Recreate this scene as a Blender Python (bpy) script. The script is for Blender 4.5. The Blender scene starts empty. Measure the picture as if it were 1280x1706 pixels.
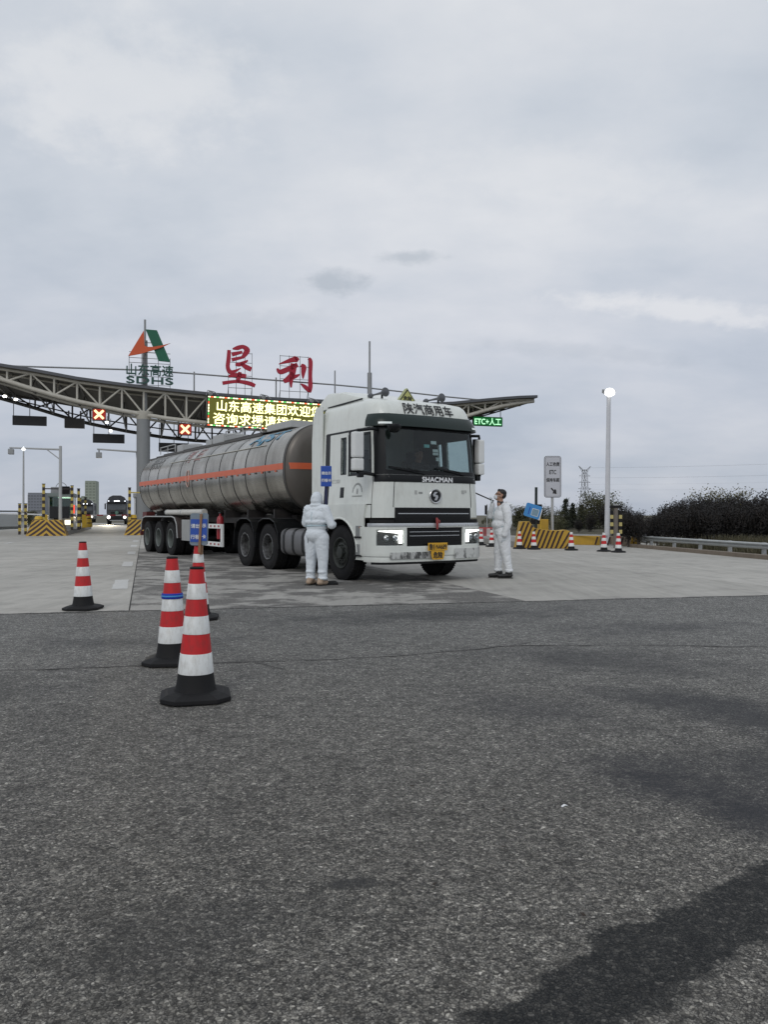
import bpy, bmesh, math, random
from mathutils import Vector, Matrix, Euler
R = math.radians
scene = bpy.context.scene
C = scene.collection
random.seed(7)

# ------------------------------------------------------------------ camera, world, sun
H = 1.25                      # lens height above the asphalt
cam_d = bpy.data.cameras.new('camera')
cam = bpy.data.objects.new('camera', cam_d); C.objects.link(cam)
cam_d.sensor_fit = 'VERTICAL'; cam_d.sensor_height = 36.0
cam_d.lens = 36.0 * 1282.0 / 1706.0
cam_d.clip_start = 0.05; cam_d.clip_end = 5000
cam.location = (0, 0, H)
cam.rotation_euler = (R(90.22), 0, 0)
scene.camera = cam

SUN_EL, SUN_AZ = R(38), R(200)
world = bpy.data.worlds.new('World'); scene.world = world; world.use_nodes = True
nt = world.node_tree; nt.nodes.clear()
def wn(t, **k):
    n = nt.nodes.new(t)
    for a, b in k.items(): setattr(n, a, b)
    return n
def math_node(tree, op, a, b=None, c=None, clamp=False):
    n = tree.nodes.new('ShaderNodeMath'); n.operation = op; n.use_clamp = clamp
    for i, v in enumerate((a, b, c)):
        if v is None: continue
        if isinstance(v, (int, float)): n.inputs[i].default_value = v
        else: tree.links.new(v, n.inputs[i])
    return n.outputs[0]
def ramp(tree, fac, stops, interp='LINEAR'):
    n = tree.nodes.new('ShaderNodeValToRGB'); n.color_ramp.interpolation = interp
    e = n.color_ramp.elements
    while len(e) < len(stops): e.new(0.5)
    for i, (p, c) in enumerate(stops):
        e[i].position = p
        e[i].color = (c, c, c, 1) if isinstance(c, (int, float)) else (*c, 1)
    tree.links.new(fac, n.inputs[0])
    return n.outputs[0]
def mixc(tree, fac, a, b, mode='MIX'):
    n = tree.nodes.new('ShaderNodeMix'); n.data_type = 'RGBA'; n.blend_type = mode
    for sock, v in ((n.inputs[0], fac), (n.inputs[6], a), (n.inputs[7], b)):
        if isinstance(v, (int, float)): sock.default_value = v
        elif isinstance(v, tuple): sock.default_value = (*v, 1)
        else: tree.links.new(v, sock)
    return n.outputs[2]
def noise(tree, vec, scale, detail=4, rough=0.55, dist=0.0):
    n = tree.nodes.new('ShaderNodeTexNoise')
    n.inputs['Scale'].default_value = scale; n.inputs['Detail'].default_value = detail
    n.inputs['Roughness'].default_value = rough; n.inputs['Distortion'].default_value = dist
    if vec is not None: tree.links.new(vec, n.inputs['Vector'])
    return n.outputs['Fac']
def mapping(tree, vec, loc=(0,0,0), rot=(0,0,0), sc=(1,1,1)):
    n = tree.nodes.new('ShaderNodeMapping')
    n.inputs[1].default_value = loc; n.inputs[2].default_value = rot; n.inputs[3].default_value = sc
    tree.links.new(vec, n.inputs[0]); return n.outputs[0]

sky = wn('ShaderNodeTexSky', sky_type='NISHITA', sun_disc=False, sun_elevation=SUN_EL, sun_rotation=SUN_AZ)
tc = wn('ShaderNodeTexCoord')
sep = wn('ShaderNodeSeparateXYZ'); nt.links.new(tc.outputs['Generated'], sep.inputs[0])
zc = math_node(nt, 'ADD', math_node(nt, 'MAXIMUM', sep.outputs[2], 0.0), 0.35)
cmb = wn('ShaderNodeCombineXYZ')      # project the view direction on a cloud deck
nt.links.new(math_node(nt, 'DIVIDE', sep.outputs[0], zc), cmb.inputs[0])
nt.links.new(math_node(nt, 'DIVIDE', sep.outputs[1], zc), cmb.inputs[1])
deck = cmb.outputs[0]
n1 = noise(nt, mapping(nt, deck, (2.3, 1.1, 0), (0,0,.3), (.8, 1.0, 1)), 1.7, 6, 0.5)
n2 = noise(nt, mapping(nt, deck, (7.1, 3.4, 0), (0,0,.1), (.7, 1.0, 1)), 5.0, 6, 0.55)
cl = math_node(nt, 'ADD', math_node(nt, 'MULTIPLY', n1, .58), math_node(nt, 'MULTIPLY', n2, .42))
cloud = ramp(nt, cl, [(0.33, (.535, .585, .66)), (0.45, (.62, .66, .725)), (0.56, (.70, .725, .775)), (0.70, (.80, .81, .84))])
def wisp(cx, cy, la, lb, amt):          # two small darker scraps of cloud below the deck
    s2 = wn('ShaderNodeSeparateXYZ'); nt.links.new(deck, s2.inputs[0])
    u = math_node(nt, 'DIVIDE', math_node(nt, 'SUBTRACT', s2.outputs[0], cx), la); v = math_node(nt, 'DIVIDE', math_node(nt, 'SUBTRACT', s2.outputs[1], cy), lb)
    r = math_node(nt, 'ADD', math_node(nt, 'SQRT', math_node(nt, 'ADD', math_node(nt, 'POWER', u, 2), math_node(nt, 'POWER', v, 2))), math_node(nt, 'MULTIPLY', math_node(nt, 'SUBTRACT', noise(nt, deck, 16, 5, .6), .5), 1.6))
    return math_node(nt, 'MULTIPLY', ramp(nt, r, [(.2, 1.0), (1.0, 0.0)], 'EASE'), amt)
for a_ in ((-.10, 1.50, .085, .055, .62), (.05, 1.42, .085, .028, .55), (-.36, 1.62, .3, .06, .25), (.45, 1.72, .4, .05, .2)):
    cloud = mixc(nt, wisp(*a_), cloud, (.42, .47, .53))
for a_ in ((.62, 1.53, .34, .06, .75), (-.36, 1.03, .25, .16, .45), (-.75, 1.7, .4, .08, .35), (.25, 1.2, .3, .1, .25)):
    cloud = mixc(nt, wisp(*a_), cloud, (.86, .86, .87))
grad = ramp(nt, sep.outputs[2], [(0.0, (.72, .745, .80)), (0.07, (.775, .79, .835)), (0.20, (.90, .905, .93)), (0.34, (1.0, 1.0, .995)), (0.8, (.97, .985, .985))])
cloud = mixc(nt, 1.0, cloud, grad, 'MULTIPLY')
skyc = mixc(nt, 1.0, sky.outputs[0], (.1, .1, .1), 'MULTIPLY')
skymix = mixc(nt, 0.94, skyc, cloud)
bg = wn('ShaderNodeBackground'); bg.inputs[1].default_value = 1.0
nt.links.new(skymix, bg.inputs[0])
wo = wn('ShaderNodeOutputWorld'); nt.links.new(bg.outputs[0], wo.inputs[0])

sd = bpy.data.lights.new('sun', 'SUN'); sd.energy = 0.7; sd.angle = R(25); sd.color = (1, .97, .93)
sun = bpy.data.objects.new('sun', sd); C.objects.link(sun)
sun.rotation_euler = (R(90) - SUN_EL, 0, R(180) - SUN_AZ)

vs = scene.view_settings
vs.view_transform = 'Standard'; vs.look = 'None'; vs.gamma = 1; vs.use_curve_mapping = False; vs.exposure = 0.0

# ------------------------------------------------------------------ helpers
class MB:
    """collects shapes and links them as ONE mesh object"""
    def __init__(s): s.v = []; s.f = []
    def add(s, vs, fs):
        o = len(s.v); s.v += [tuple(p) for p in vs]; s.f += [tuple(i + o for i in f) for f in fs]; return s
    def box(s, c, d, rot=None):
        hx, hy, hz = d[0]/2, d[1]/2, d[2]/2
        ps = [Vector((x*hx, y*hy, z*hz)) for z in (-1,1) for y in (-1,1) for x in (-1,1)]
        if rot is not None:
            m = Euler(rot).to_matrix(); ps = [m @ p for p in ps]
        cv = Vector(c)
        return s.add([p + cv for p in ps], [(0,2,3,1),(4,5,7,6),(0,1,5,4),(2,6,7,3),(0,4,6,2),(1,3,7,5)])
    def bar(s, p, q, w, h=None, up=(0,0,1)):
        h = h or w; p = Vector(p); q = Vector(q); d = (q-p).normalized(); u = Vector(up)
        if abs(d.dot(u)) > .95: u = Vector((0,1,0))
        a = d.cross(u).normalized(); b = a.cross(d).normalized()
        vs = [e + a*(x*w/2) + b*(y*h/2) for e in (p, q) for x, y in ((-1,-1),(1,-1),(1,1),(-1,1))]
        return s.add(vs, [(3,2,1,0),(4,5,6,7),(0,1,5,4),(1,2,6,5),(2,3,7,6),(3,0,4,7)])
    def tube(s, p, q, r0, r1=None, n=10, cap=True):
        return s.path([p, q], [r0, r0 if r1 is None else r1], n, cap)
    def path(s, pts, rs, n=8, cap=True):
        pts = [Vector(p) for p in pts]
        if isinstance(rs, (int, float)): rs = [rs]*len(pts)
        ref = None; vs = []; fs = []
        for i, p in enumerate(pts):
            d = (pts[min(i+1, len(pts)-1)] - pts[max(i-1, 0)]).normalized()
            if ref is None:
                ref = Vector((0,0,1)) if abs(d.z) < .9 else Vector((1,0,0))
            a = (ref - d*ref.dot(d)).normalized(); ref = a; b = d.cross(a)
            for k in range(n):
                t = 2*math.pi*k/n
                vs.append(p + (a*math.cos(t) + b*math.sin(t))*rs[i])
        for i in range(len(pts)-1):
            for k in range(n):
                k2 = (k+1) % n
                fs.append((i*n+k, i*n+k2, (i+1)*n+k2, (i+1)*n+k))
        if cap:
            fs.append(tuple(range(n-1, -1, -1))); o = (len(pts)-1)*n; fs.append(tuple(o+k for k in range(n)))
        return s.add(vs, fs)
    def lathe(s, prof, o=(0,0,0), axis='Z', n=24, sy=1.0, arc=None):
        """prof = [(r, h)...] turned about an axis through o"""
        vs = []; fs = []; m = len(prof); o = Vector(o)
        for k in range(n):
            t = 2*math.pi*k/n
            for r, h in prof:
                c, d = r*math.cos(t), r*math.sin(t)*sy
                p = {'Z': Vector((c, d, h)), 'X': Vector((h, c, d)), 'Y': Vector((d, h, c))}[axis]
                vs.append(o + p)
        for k in range(n):
            k2 = (k+1) % n
            for j in range(m-1):
                fs.append((k*m+j, k2*m+j, k2*m+j+1, k*m+j+1))
        return s.add(vs, fs)
    def prism(s, poly, ax, o, depth):
        """poly in 2D; ax = (u vec, v vec, extrude vec)"""
        u, v, w = (Vector(a) for a in ax); o = Vector(o); n = len(poly)
        a = [o + u*x + v*y for x, y in poly]; b = [p + w*depth for p in a]
        fs = [tuple(range(n-1, -1, -1)), tuple(range(n, 2*n))]
        fs += [(i, (i+1) % n, n+(i+1) % n, n+i) for i in range(n)]
        return s.add(a+b, fs)
    def grid(s, fn, us, vs_, skip=None, closed=False):
        nu, nv = len(us), len(vs_)
        vs = [fn(u, v) for u in us for v in vs_]; fs = []
        for i in range(nu if closed else nu-1):
            i2 = (i+1) % nu
            for j in range(nv-1):
                if skip and skip((us[i]+us[i2])/2, (vs_[j]+vs_[j+1])/2): continue
                fs.append((i*nv+j, i2*nv+j, i2*nv+j+1, i*nv+j+1))
        return s.add(vs, fs)
    def mesh(s, name, mat, smooth=None, bevel=0, seg=2, solid=0, weld=False):
        me = bpy.data.meshes.new(name); me.from_pydata(s.v, [], s.f)
        bm = bmesh.new(); bm.from_mesh(me)
        if weld: bmesh.ops.remove_doubles(bm, verts=bm.verts, dist=1e-4)
        bmesh.ops.recalc_face_normals(bm, faces=bm.faces)
        if solid: bmesh.ops.solidify(bm, geom=bm.faces[:], thickness=solid)
        if bevel:
            ed = [e for e in bm.edges if len(e.link_faces) == 2 and e.calc_face_angle(0) > .6]
            bmesh.ops.bevel(bm, geom=ed, offset=bevel, segments=seg, affect='EDGES', profile=.7, clamp_overlap=True)
        bm.to_mesh(me); bm.free()
        if smooth is not None:
            me.shade_smooth(); me.set_sharp_from_angle(angle=R(smooth))
        if mat is not None: me.materials.append(mat)
        return me
    def build(s, name, mat, parent=None, **k):
        return link(name, s.mesh(name, mat, **k), parent)

def link(name, me, parent=None, loc=None, rot=None):
    o = bpy.data.objects.new(name, me); C.objects.link(o)
    if parent is not None: o.parent = parent
    if loc is not None: o.location = loc
    if rot is not None: o.rotation_euler = rot
    return o
def tag(o, label, cat, group=None):
    o['label'] = label; o['category'] = cat
    if group: o['group'] = group
    return o
def thing(name, label, cat, loc=(0,0,0), rotz=0, group=None):
    o = bpy.data.objects.new(name, None); C.objects.link(o); o.empty_display_size = .2
    o.location = loc; o.rotation_euler = (0,0,rotz)
    return tag(o, label, cat, group)
def struct(o): o['kind'] = 'structure'; return o
def copy_tree(root, loc=None, rotz=None, label=None, parent=None):
    c = root.copy(); C.objects.link(c)
    c.parent = parent
    if loc is not None: c.location = loc
    if rotz is not None: c.rotation_euler = (0,0,rotz)
    if label: c['label'] = label
    for ch in list(root.children): copy_tree(ch, parent=c)
    return c

_txt = {}
def text_mesh(body, size=1.0, thick=0.0, offset=0.0, spacing=1.0, width=None, res=4, bold=0.0):
    """flat glyph outlines as (verts, faces), centred on 0,0"""
    cu = bpy.data.curves.new('glyphs', 'FONT'); cu.body = body; cu.size = size
    cu.align_x = 'CENTER'; cu.align_y = 'CENTER'; cu.offset = offset; cu.space_character = spacing
    cu.resolution_u = res; cu.extrude = thick
    o = bpy.data.objects.new('glyphs', cu); C.objects.link(o)
    dg = bpy.context.evaluated_depsgraph_get(); dg.update()
    me = bpy.data.meshes.new_from_object(o.evaluated_get(dg))
    vs = [v.co.copy() for v in me.vertices]; fs = [tuple(p.vertices) for p in me.polygons]
    bpy.data.objects.remove(o); bpy.data.curves.remove(cu); bpy.data.meshes.remove(me)
    if vs:
        xs = [v.x for v in vs]; ys = [v.y for v in vs]
        cx, cy = (min(xs)+max(xs))/2, (min(ys)+max(ys))/2
        k = (width/(max(xs)-min(xs))) if width else 1.0
        vs = [Vector(((v.x-cx)*k, v.y-cy, v.z)) for v in vs]
        if bold:        # heavier strokes: shifted layers a hair apart in depth
            base, bf = list(vs), list(fs); vs, fs = [], []
            for q, (dx, dy) in enumerate(((-1,0),(1,0),(0,-1),(0,1),(.7,.7),(-.7,-.7))):
                o = len(vs); vs += [v + Vector((dx*bold, dy*bold, q*.0007)) for v in base]; fs += [tuple(i+o for i in f) for f in bf]
    return vs, fs
def text(name, body, mat, parent, fn, **k):
    """letters laid on a surface: fn maps (x, y, height) to a point"""
    vs, fs = text_mesh(body, **k)
    mb = MB(); mb.v = [tuple(fn(v.x, v.y, v.z)) for v in vs]; mb.f = fs
    me = bpy.data.meshes.new(name); me.from_pydata(mb.v, [], mb.f); me.materials.append(mat)
    return link(name, me, parent)
def plane_fn(o, u, v):
    o, u, v = Vector(o), Vector(u).normalized(), Vector(v).normalized(); w = u.cross(v)
    return lambda x, y, z: o + u*x + v*y + w*z

# ------------------------------------------------------------------ materials
def new_mat(name):
    m = bpy.data.materials.new(name); m.use_nodes = True
    t = m.node_tree; b = t.nodes['Principled BSDF']
    return m, t, b
def setin(b, **k):
    for a, v in k.items():
        a = a.replace('_', ' ')
        b.inputs[a].default_value = (*v, 1) if isinstance(v, tuple) and len(v) == 3 else v
def bump(t, b, h, strength=.3, dist=.01):
    n = t.nodes.new('ShaderNodeBump'); n.inputs['Strength'].default_value = strength; n.inputs['Distance'].default_value = dist
    t.links.new(h, n.inputs['Height']); t.links.new(n.outputs[0], b.inputs['Normal'])
def coords(t, kind='Object'):
    return t.nodes.new('ShaderNodeTexCoord').outputs[kind]
def paint(name, col, rough=.45, metal=0.0, dirt=.25, dirt_col=(.09,.08,.07), scale=3.0, bmp=0.0, coat=0.0, var=.08, sharp=(.45,.75), spec=.5):
    """painted or plain surface: worn tone variation plus dirt with its own blotchy shape"""
    m, t, b = new_mat(name); co = coords(t)
    n = noise(t, co, scale, 6, .6); n2 = noise(t, mapping(t, co, (3,5,1), sc=(1,1,.35)), scale*4, 5, .65)
    lo = tuple(c*(1-var) for c in col); hi = tuple(min(1, c*(1+var)) for c in col)
    c = mixc(t, n, lo, hi)
    if dirt: c = mixc(t, math_node(t, 'MULTIPLY', ramp(t, math_node(t, 'ADD', math_node(t, 'MULTIPLY', n, .5), math_node(t, 'MULTIPLY', n2, .5)), [(sharp[0], 0.0), (sharp[1], 1.0)]), dirt), c, dirt_col)
    t.links.new(c, b.inputs['Base Color'])
    setin(b, Metallic=metal); b.inputs['Specular IOR Level'].default_value = spec
    t.links.new(math_node(t, 'ADD', math_node(t, 'MULTIPLY', n2, .2), rough-.1), b.inputs['Roughness'])
    if coat: b.inputs['Coat Weight'].default_value = coat; b.inputs['Coat Roughness'].default_value = .12
    if bmp: bump(t, b, n2, bmp, .01)
    return m
def glow(name, col, strength, base=None):
    m, t, b = new_mat(name)
    n = noise(t, coords(t), 25, 2)
    t.links.new(mixc(t, n, tuple(c*.9 for c in col), col), b.inputs['Emission Color'])
    setin(b, Base_Color=base or tuple(min(c, .8) for c in col), Emission_Strength=strength, Roughness=.4)
    return m
def stripes(name, a, bcol, period, axis=2, slope=0.0, axis2=0, rough=.5, phase=0.0, dirt=.3):
    """two paint colours in bands"""
    m, t, b = new_mat(name); co = coords(t)
    s = t.nodes.new('ShaderNodeSeparateXYZ'); t.links.new(co, s.inputs[0])
    v = s.outputs[axis]
    if slope: v = math_node(t, 'ADD', v, math_node(t, 'MULTIPLY', s.outputs[axis2], slope))
    f = math_node(t, 'FRACT', math_node(t, 'ADD', math_node(t, 'DIVIDE', v, period), 100.0 + phase))
    k = math_node(t, 'LESS_THAN', f, .5)
    n = noise(t, co, 9, 6, .65)
    c = mixc(t, math_node(t, 'MULTIPLY', ramp(t, n, [(.45, 0.0), (.75, 1.0)]), dirt), mixc(t, k, a, bcol), (.10,.09,.075))
    t.links.new(c, b.inputs['Base Color']); setin(b, Roughness=rough)
    return m

WHITE   = paint('white_truck_paint', (.72,.745,.70), .32, dirt=.36, scale=2.2, coat=.35, dirt_col=(.33,.31,.26), sharp=(.48,.72))
WHITE2  = paint('white_plastic', (.74,.755,.74), .4, dirt=.2, scale=4, dirt_col=(.35,.33,.3))
BLACK   = paint('black_plastic', (.008,.009,.010), .36, dirt=.15, dirt_col=(.03,.028,.027), spec=.28)
FLATBLK = paint('dull_black', (.012,.012,.013), .7, dirt=.3, dirt_col=(.035,.032,.03), spec=.25)
RUBBER  = paint('tyre_rubber', (.013,.013,.014), .85, dirt=.4, dirt_col=(.045,.042,.038), scale=5, bmp=.15, spec=.25)
CHASSIS = paint('chassis_black', (.022,.02,.02), .6, dirt=.5, dirt_col=(.07,.058,.048), scale=4)
CHASRED = paint('chassis_red', (.11,.018,.016), .6, dirt=.5, dirt_col=(.05,.04,.035), scale=4)
GREY    = paint('galvanised_grey', (.30,.31,.315), .5, metal=.2, dirt=.35, dirt_col=(.15,.14,.13))
LGREY   = paint('light_grey_steel', (.42,.43,.43), .5, dirt=.3, dirt_col=(.2,.19,.17))
CREAM   = paint('cream_steel_paint', (.52,.50,.44), .5, dirt=.45, dirt_col=(.2,.17,.13), scale=1.2)
DKSTEEL = paint('dark_steel', (.075,.072,.068), .55, dirt=.35, dirt_col=(.14,.12,.1), scale=1.5)
CHROME  = paint('brushed_chrome', (.62,.63,.64), .28, metal=.9, dirt=.1)
ALU     = paint('wheel_aluminium', (.22,.222,.225), .45, metal=.5, dirt=.9, dirt_col=(.025,.024,.022), scale=7, sharp=(.4,.6))
RIMDARK = paint('dirty_green_black_rim', (.022,.026,.022), .6, dirt=.6, dirt_col=(.075,.075,.062), scale=11)
VISOR   = paint('dark_green_acrylic', (.006,.017,.014), .3, dirt=.1, dirt_col=(.03,.035,.03), spec=.4)
RED     = paint('cone_red', (.60,.018,.022), .5, dirt=.45, dirt_col=(.24,.04,.035), scale=9, sharp=(.47,.62), bmp=.12)
CONEWHT = paint('cone_reflective_white', (.70,.715,.70), .4, dirt=.5, dirt_col=(.36,.335,.29), scale=8, sharp=(.48,.62), bmp=.12)
YELLOW  = paint('yellow_paint', (.62,.40,.03), .5, dirt=.45, dirt_col=(.16,.12,.05), scale=3)
DKYEL   = paint('worn_amber_paint', (.50,.30,.03), .6, dirt=.4, dirt_col=(.2,.13,.05), scale=5)
STRBLK  = paint('stripe_maroon_black', (.035,.014,.013), .6, dirt=.3, dirt_col=(.1,.07,.05), scale=5)
BLUE    = paint('sign_blue', (.022,.085,.42), .45, dirt=.15, dirt_col=(.1,.12,.2), scale=5)
PALEBL  = paint('board_pale_blue', (.05,.26,.62), .45, dirt=.15, scale=5)
SIGNWHT = paint('sign_white', (.52,.53,.57), .5, dirt=.12, dirt_col=(.4,.39,.38), scale=3)
INK     = paint('black_lettering', (.02,.02,.022), .6, dirt=.15)
WLET    = paint('white_lettering', (.78,.79,.80), .5, dirt=.1)
SIGNRED = paint('sign_letter_red', (.40,.012,.035), .45, dirt=.15, dirt_col=(.12,.02,.03))
LOGORED = paint('logo_orange_red', (.62,.10,.03), .45, dirt=.1)
LOGOGRN = paint('logo_green', (.008,.115,.062), .45, dirt=.1)
TOLLGRN = paint('letter_green', (.02,.075,.06), .5, dirt=.1)
LEDDARK = paint('led_panel_dark', (.012,.013,.016), .45, dirt=.1)
CONCRT  = paint('island_concrete', (.26,.25,.23), .85, dirt=.4, scale=2, bmp=.2)
CASE    = paint('tool_box_grey', (.33,.34,.33), .45, dirt=.4, dirt_col=(.12,.11,.1))
EXTRED  = paint('fire_extinguisher_red', (.33,.02,.03), .35, dirt=.3)
TAPEBL  = paint('blue_tape', (.018,.05,.45), .45, dirt=.15)
TAPEBR  = paint('brown_packing_tape', (.27,.15,.08), .45, dirt=.2)
BACKGRY = paint('board_back_grey', (.20,.25,.30), .5, dirt=.3)

def glass_mat(name, tint, rough=.02, refl=.16):
    m, t, b = new_mat(name); t.nodes.remove(b)
    tr = t.nodes.new('ShaderNodeBsdfTransparent'); gl = t.nodes.new('ShaderNodeBsdfGlossy'); gl.inputs['Roughness'].default_value = rough
    co = coords(t); n = noise(t, co, 3, 3)
    t.links.new(mixc(t, n, tuple(c*.93 for c in tint), tint), tr.inputs[0])
    fr = t.nodes.new('ShaderNodeLayerWeight'); fr.inputs[0].default_value = .5
    mx = t.nodes.new('ShaderNodeMixShader')
    t.links.new(math_node(t, 'ADD', math_node(t, 'MULTIPLY', math_node(t, 'POWER', fr.outputs['Facing'], 5.0), .8), refl*.3, clamp=True), mx.inputs[0])
    t.links.new(tr.outputs[0], mx.inputs[1]); t.links.new(gl.outputs[0], mx.inputs[2])
    t.links.new(mx.outputs[0], t.nodes['Material Output'].inputs[0])
    return m
GLASS = glass_mat('tinted_glass', (.80,.86,.86), refl=.10)
LENS  = glass_mat('lamp_lens', (.85,.87,.88), .05, .1)

def steel_mat():
    m, t, b = new_mat('stained_stainless_steel'); co = coords(t)
    n = noise(t, mapping(t, co, sc=(1, 1, .25)), 2.2, 7, .62)           # streaks run down the shell
    n2 = noise(t, co, .9, 4, .5)
    n3 = noise(t, mapping(t, co, sc=(1, .04, 1)), 14, 3, .5)
    k = math_node(t, 'ADD', math_node(t, 'MULTIPLY', n, .6), math_node(t, 'MULTIPLY', n2, .4))
    c = ramp(t, k, [(.30, (.18,.166,.142)), (.5, (.375,.357,.318)), (.7, (.60,.578,.53))])
    t.links.new(c, b.inputs['Base Color'])
    setin(b, Metallic=1.0)
    t.links.new(math_node(t, 'ADD', math_node(t, 'MULTIPLY', n3, .12), .20), b.inputs['Roughness'])
    bump(t, b, n2, .12, .03)
    return m
STEEL = steel_mat()
STEELDK = paint('shaded_steel_head', (.135,.122,.108), .40, metal=.45, dirt=.5, dirt_col=(.06,.053,.047), scale=1.2)  # darker steel: the front head's shadow is put into its colour
STRIPE = paint('orange_reflective_band', (.62,.12,.045), .42, dirt=.35, dirt_col=(.3,.09,.06), scale=2)
SEAM = paint('tank_seam_dark', (.08,.076,.07), .5, metal=.4, dirt=.3)
# ------------------------------------------------------------------ setting: ground, asphalt, concrete apron
LANE = R(17.3)
LP = Vector((math.cos(LANE), math.sin(LANE), 0)); LL = Vector((-math.sin(LANE), math.cos(LANE), 0))
LO = Vector((-3.44, 10.4, 0))
def LN(a, b, z=0.0): return LO + LP*a + LL*b + Vector((0,0,z))      # plaza frame: a across the lanes, b along them
E0 = Vector((-4.85, 9.7, 0)); ED = (Vector((5.97, 11.95, 0)) - E0).normalized(); EN = Vector((-ED.y, ED.x, 0))  # asphalt/concrete joint

def ground_mat():
    m, t, b = new_mat('dry_earth_and_grass'); co = coords(t)
    n = noise(t, co, .25, 8, .6); n2 = noise(t, co, 6, 6, .7)
    c = ramp(t, math_node(t, 'ADD', math_node(t, 'MULTIPLY', n, .55), math_node(t, 'MULTIPLY', n2, .45)), [(.35, (.05,.055,.03)), (.5, (.10,.092,.06)), (.65, (.17,.145,.105))])
    t.links.new(c, b.inputs['Base Color']); setin(b, Roughness=.95); bump(t, b, n2, .6, .05)
    return m
def asphalt_mat():
    m, t, b = new_mat('chip_asphalt'); co = coords(t)
    s = t.nodes.new('ShaderNodeSeparateXYZ'); t.links.new(co, s.inputs[0]); X, Y = s.outputs[0], s.outputs[1]
    wob = t.nodes.new('ShaderNodeTexNoise'); wob.inputs['Scale'].default_value = 60; t.links.new(co, wob.inputs['Vector'])
    va = t.nodes.new('ShaderNodeVectorMath'); va.operation = 'MULTIPLY_ADD'; va.inputs[1].default_value = (.012,.012,0)
    t.links.new(wob.outputs['Color'], va.inputs[0]); t.links.new(co, va.inputs[2]); cw = va.outputs[0]
    def vor(scale, feat='F1'):
        v = t.nodes.new('ShaderNodeTexVoronoi'); v.feature = feat; v.voronoi_dimensions = '2D'; v.inputs['Scale'].default_value = scale
        t.links.new(cw, v.inputs['Vector']); return v
    v1 = vor(96); v2 = vor(190); d1 = vor(96, 'DISTANCE_TO_EDGE')
    hue = t.nodes.new('ShaderNodeSeparateColor'); t.links.new(v1.outputs['Color'], hue.inputs[0])
    hue2 = t.nodes.new('ShaderNodeSeparateColor'); t.links.new(v2.outputs['Color'], hue2.inputs[0])
    chip = ramp(t, hue.outputs[0], [(0, (.030,.028,.024)), (.35, (.080,.074,.064)), (.65, (.165,.153,.133)), (.88, (.26,.243,.21)), (.97, (.40,.375,.325)), (1, (.52,.49,.44))])
    fine = ramp(t, hue2.outputs[0], [(0, (.022,.021,.020)), (.5, (.080,.076,.069)), (.85, (.19,.18,.16)), (1, (.32,.30,.265))])
    big = noise(t, co, .35, 4, .5); mid = noise(t, co, 2.2, 6, .6); wide = noise(t, co, 40, 3, .6)
    edge = ramp(t, d1.outputs['Distance'], [(0.0, 0.0), (.14, 1.0)])
    c = mixc(t, ramp(t, wide, [(.38, .0), (.62, 1.0)]), fine, chip)
    c = mixc(t, math_node(t, 'MULTIPLY', math_node(t, 'SUBTRACT', 1.0, edge), .34), c, (.022,.022,.022))
    tone = math_node(t, 'ADD', math_node(t, 'ADD', math_node(t, 'MULTIPLY', big, .6), math_node(t, 'MULTIPLY', mid, .6)), .43)
    clump = noise(t, co, 16, 5, .7); clump2 = noise(t, mapping(t, co, (4,9,0)), 7, 6, .7)
    tone = math_node(t, 'MULTIPLY', tone, ramp(t, math_node(t, 'ADD', math_node(t, 'MULTIPLY', clump, .6), math_node(t, 'MULTIPLY', clump2, .4)), [(.36, .55), (.5, 1.08), (.64, 1.65)]))
    c = mixc(t, 1.0, c, tone, 'MULTIPLY')
    # grazing sheen put into the colour: brighter and bluer towards the concrete
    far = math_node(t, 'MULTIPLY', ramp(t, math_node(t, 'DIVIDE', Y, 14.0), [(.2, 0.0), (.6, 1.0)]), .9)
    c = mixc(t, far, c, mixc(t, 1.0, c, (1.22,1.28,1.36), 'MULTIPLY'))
    def smear(cx, cy, ang, la, lb, amt, col, soft=.6):
        ca, sa = math.cos(ang), math.sin(ang)
        dx = math_node(t, 'SUBTRACT', X, cx); dy = math_node(t, 'SUBTRACT', Y, cy)
        u = math_node(t, 'DIVIDE', math_node(t, 'ADD', math_node(t, 'MULTIPLY', dx, ca), math_node(t, 'MULTIPLY', dy, sa)), la)
        v = math_node(t, 'DIVIDE', math_node(t, 'SUBTRACT', math_node(t, 'MULTIPLY', dy, ca), math_node(t, 'MULTIPLY', dx, sa)), lb)
        r = math_node(t, 'SQRT', math_node(t, 'ADD', math_node(t, 'POWER', u, 2), math_node(t, 'POWER', v, 2)))
        r = math_node(t, 'ADD', r, math_node(t, 'ADD', math_node(t, 'MULTIPLY', math_node(t, 'SUBTRACT', mid, .5), 1.3), math_node(t, 'MULTIPLY', math_node(t, 'SUBTRACT', big, .5), .9)))
        return math_node(t, 'MULTIPLY', ramp(t, r, [(max(0, 1-soft), 1.0), (1.0, 0.0)], 'EASE'), min(.9, amt*1.45)), col
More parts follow.
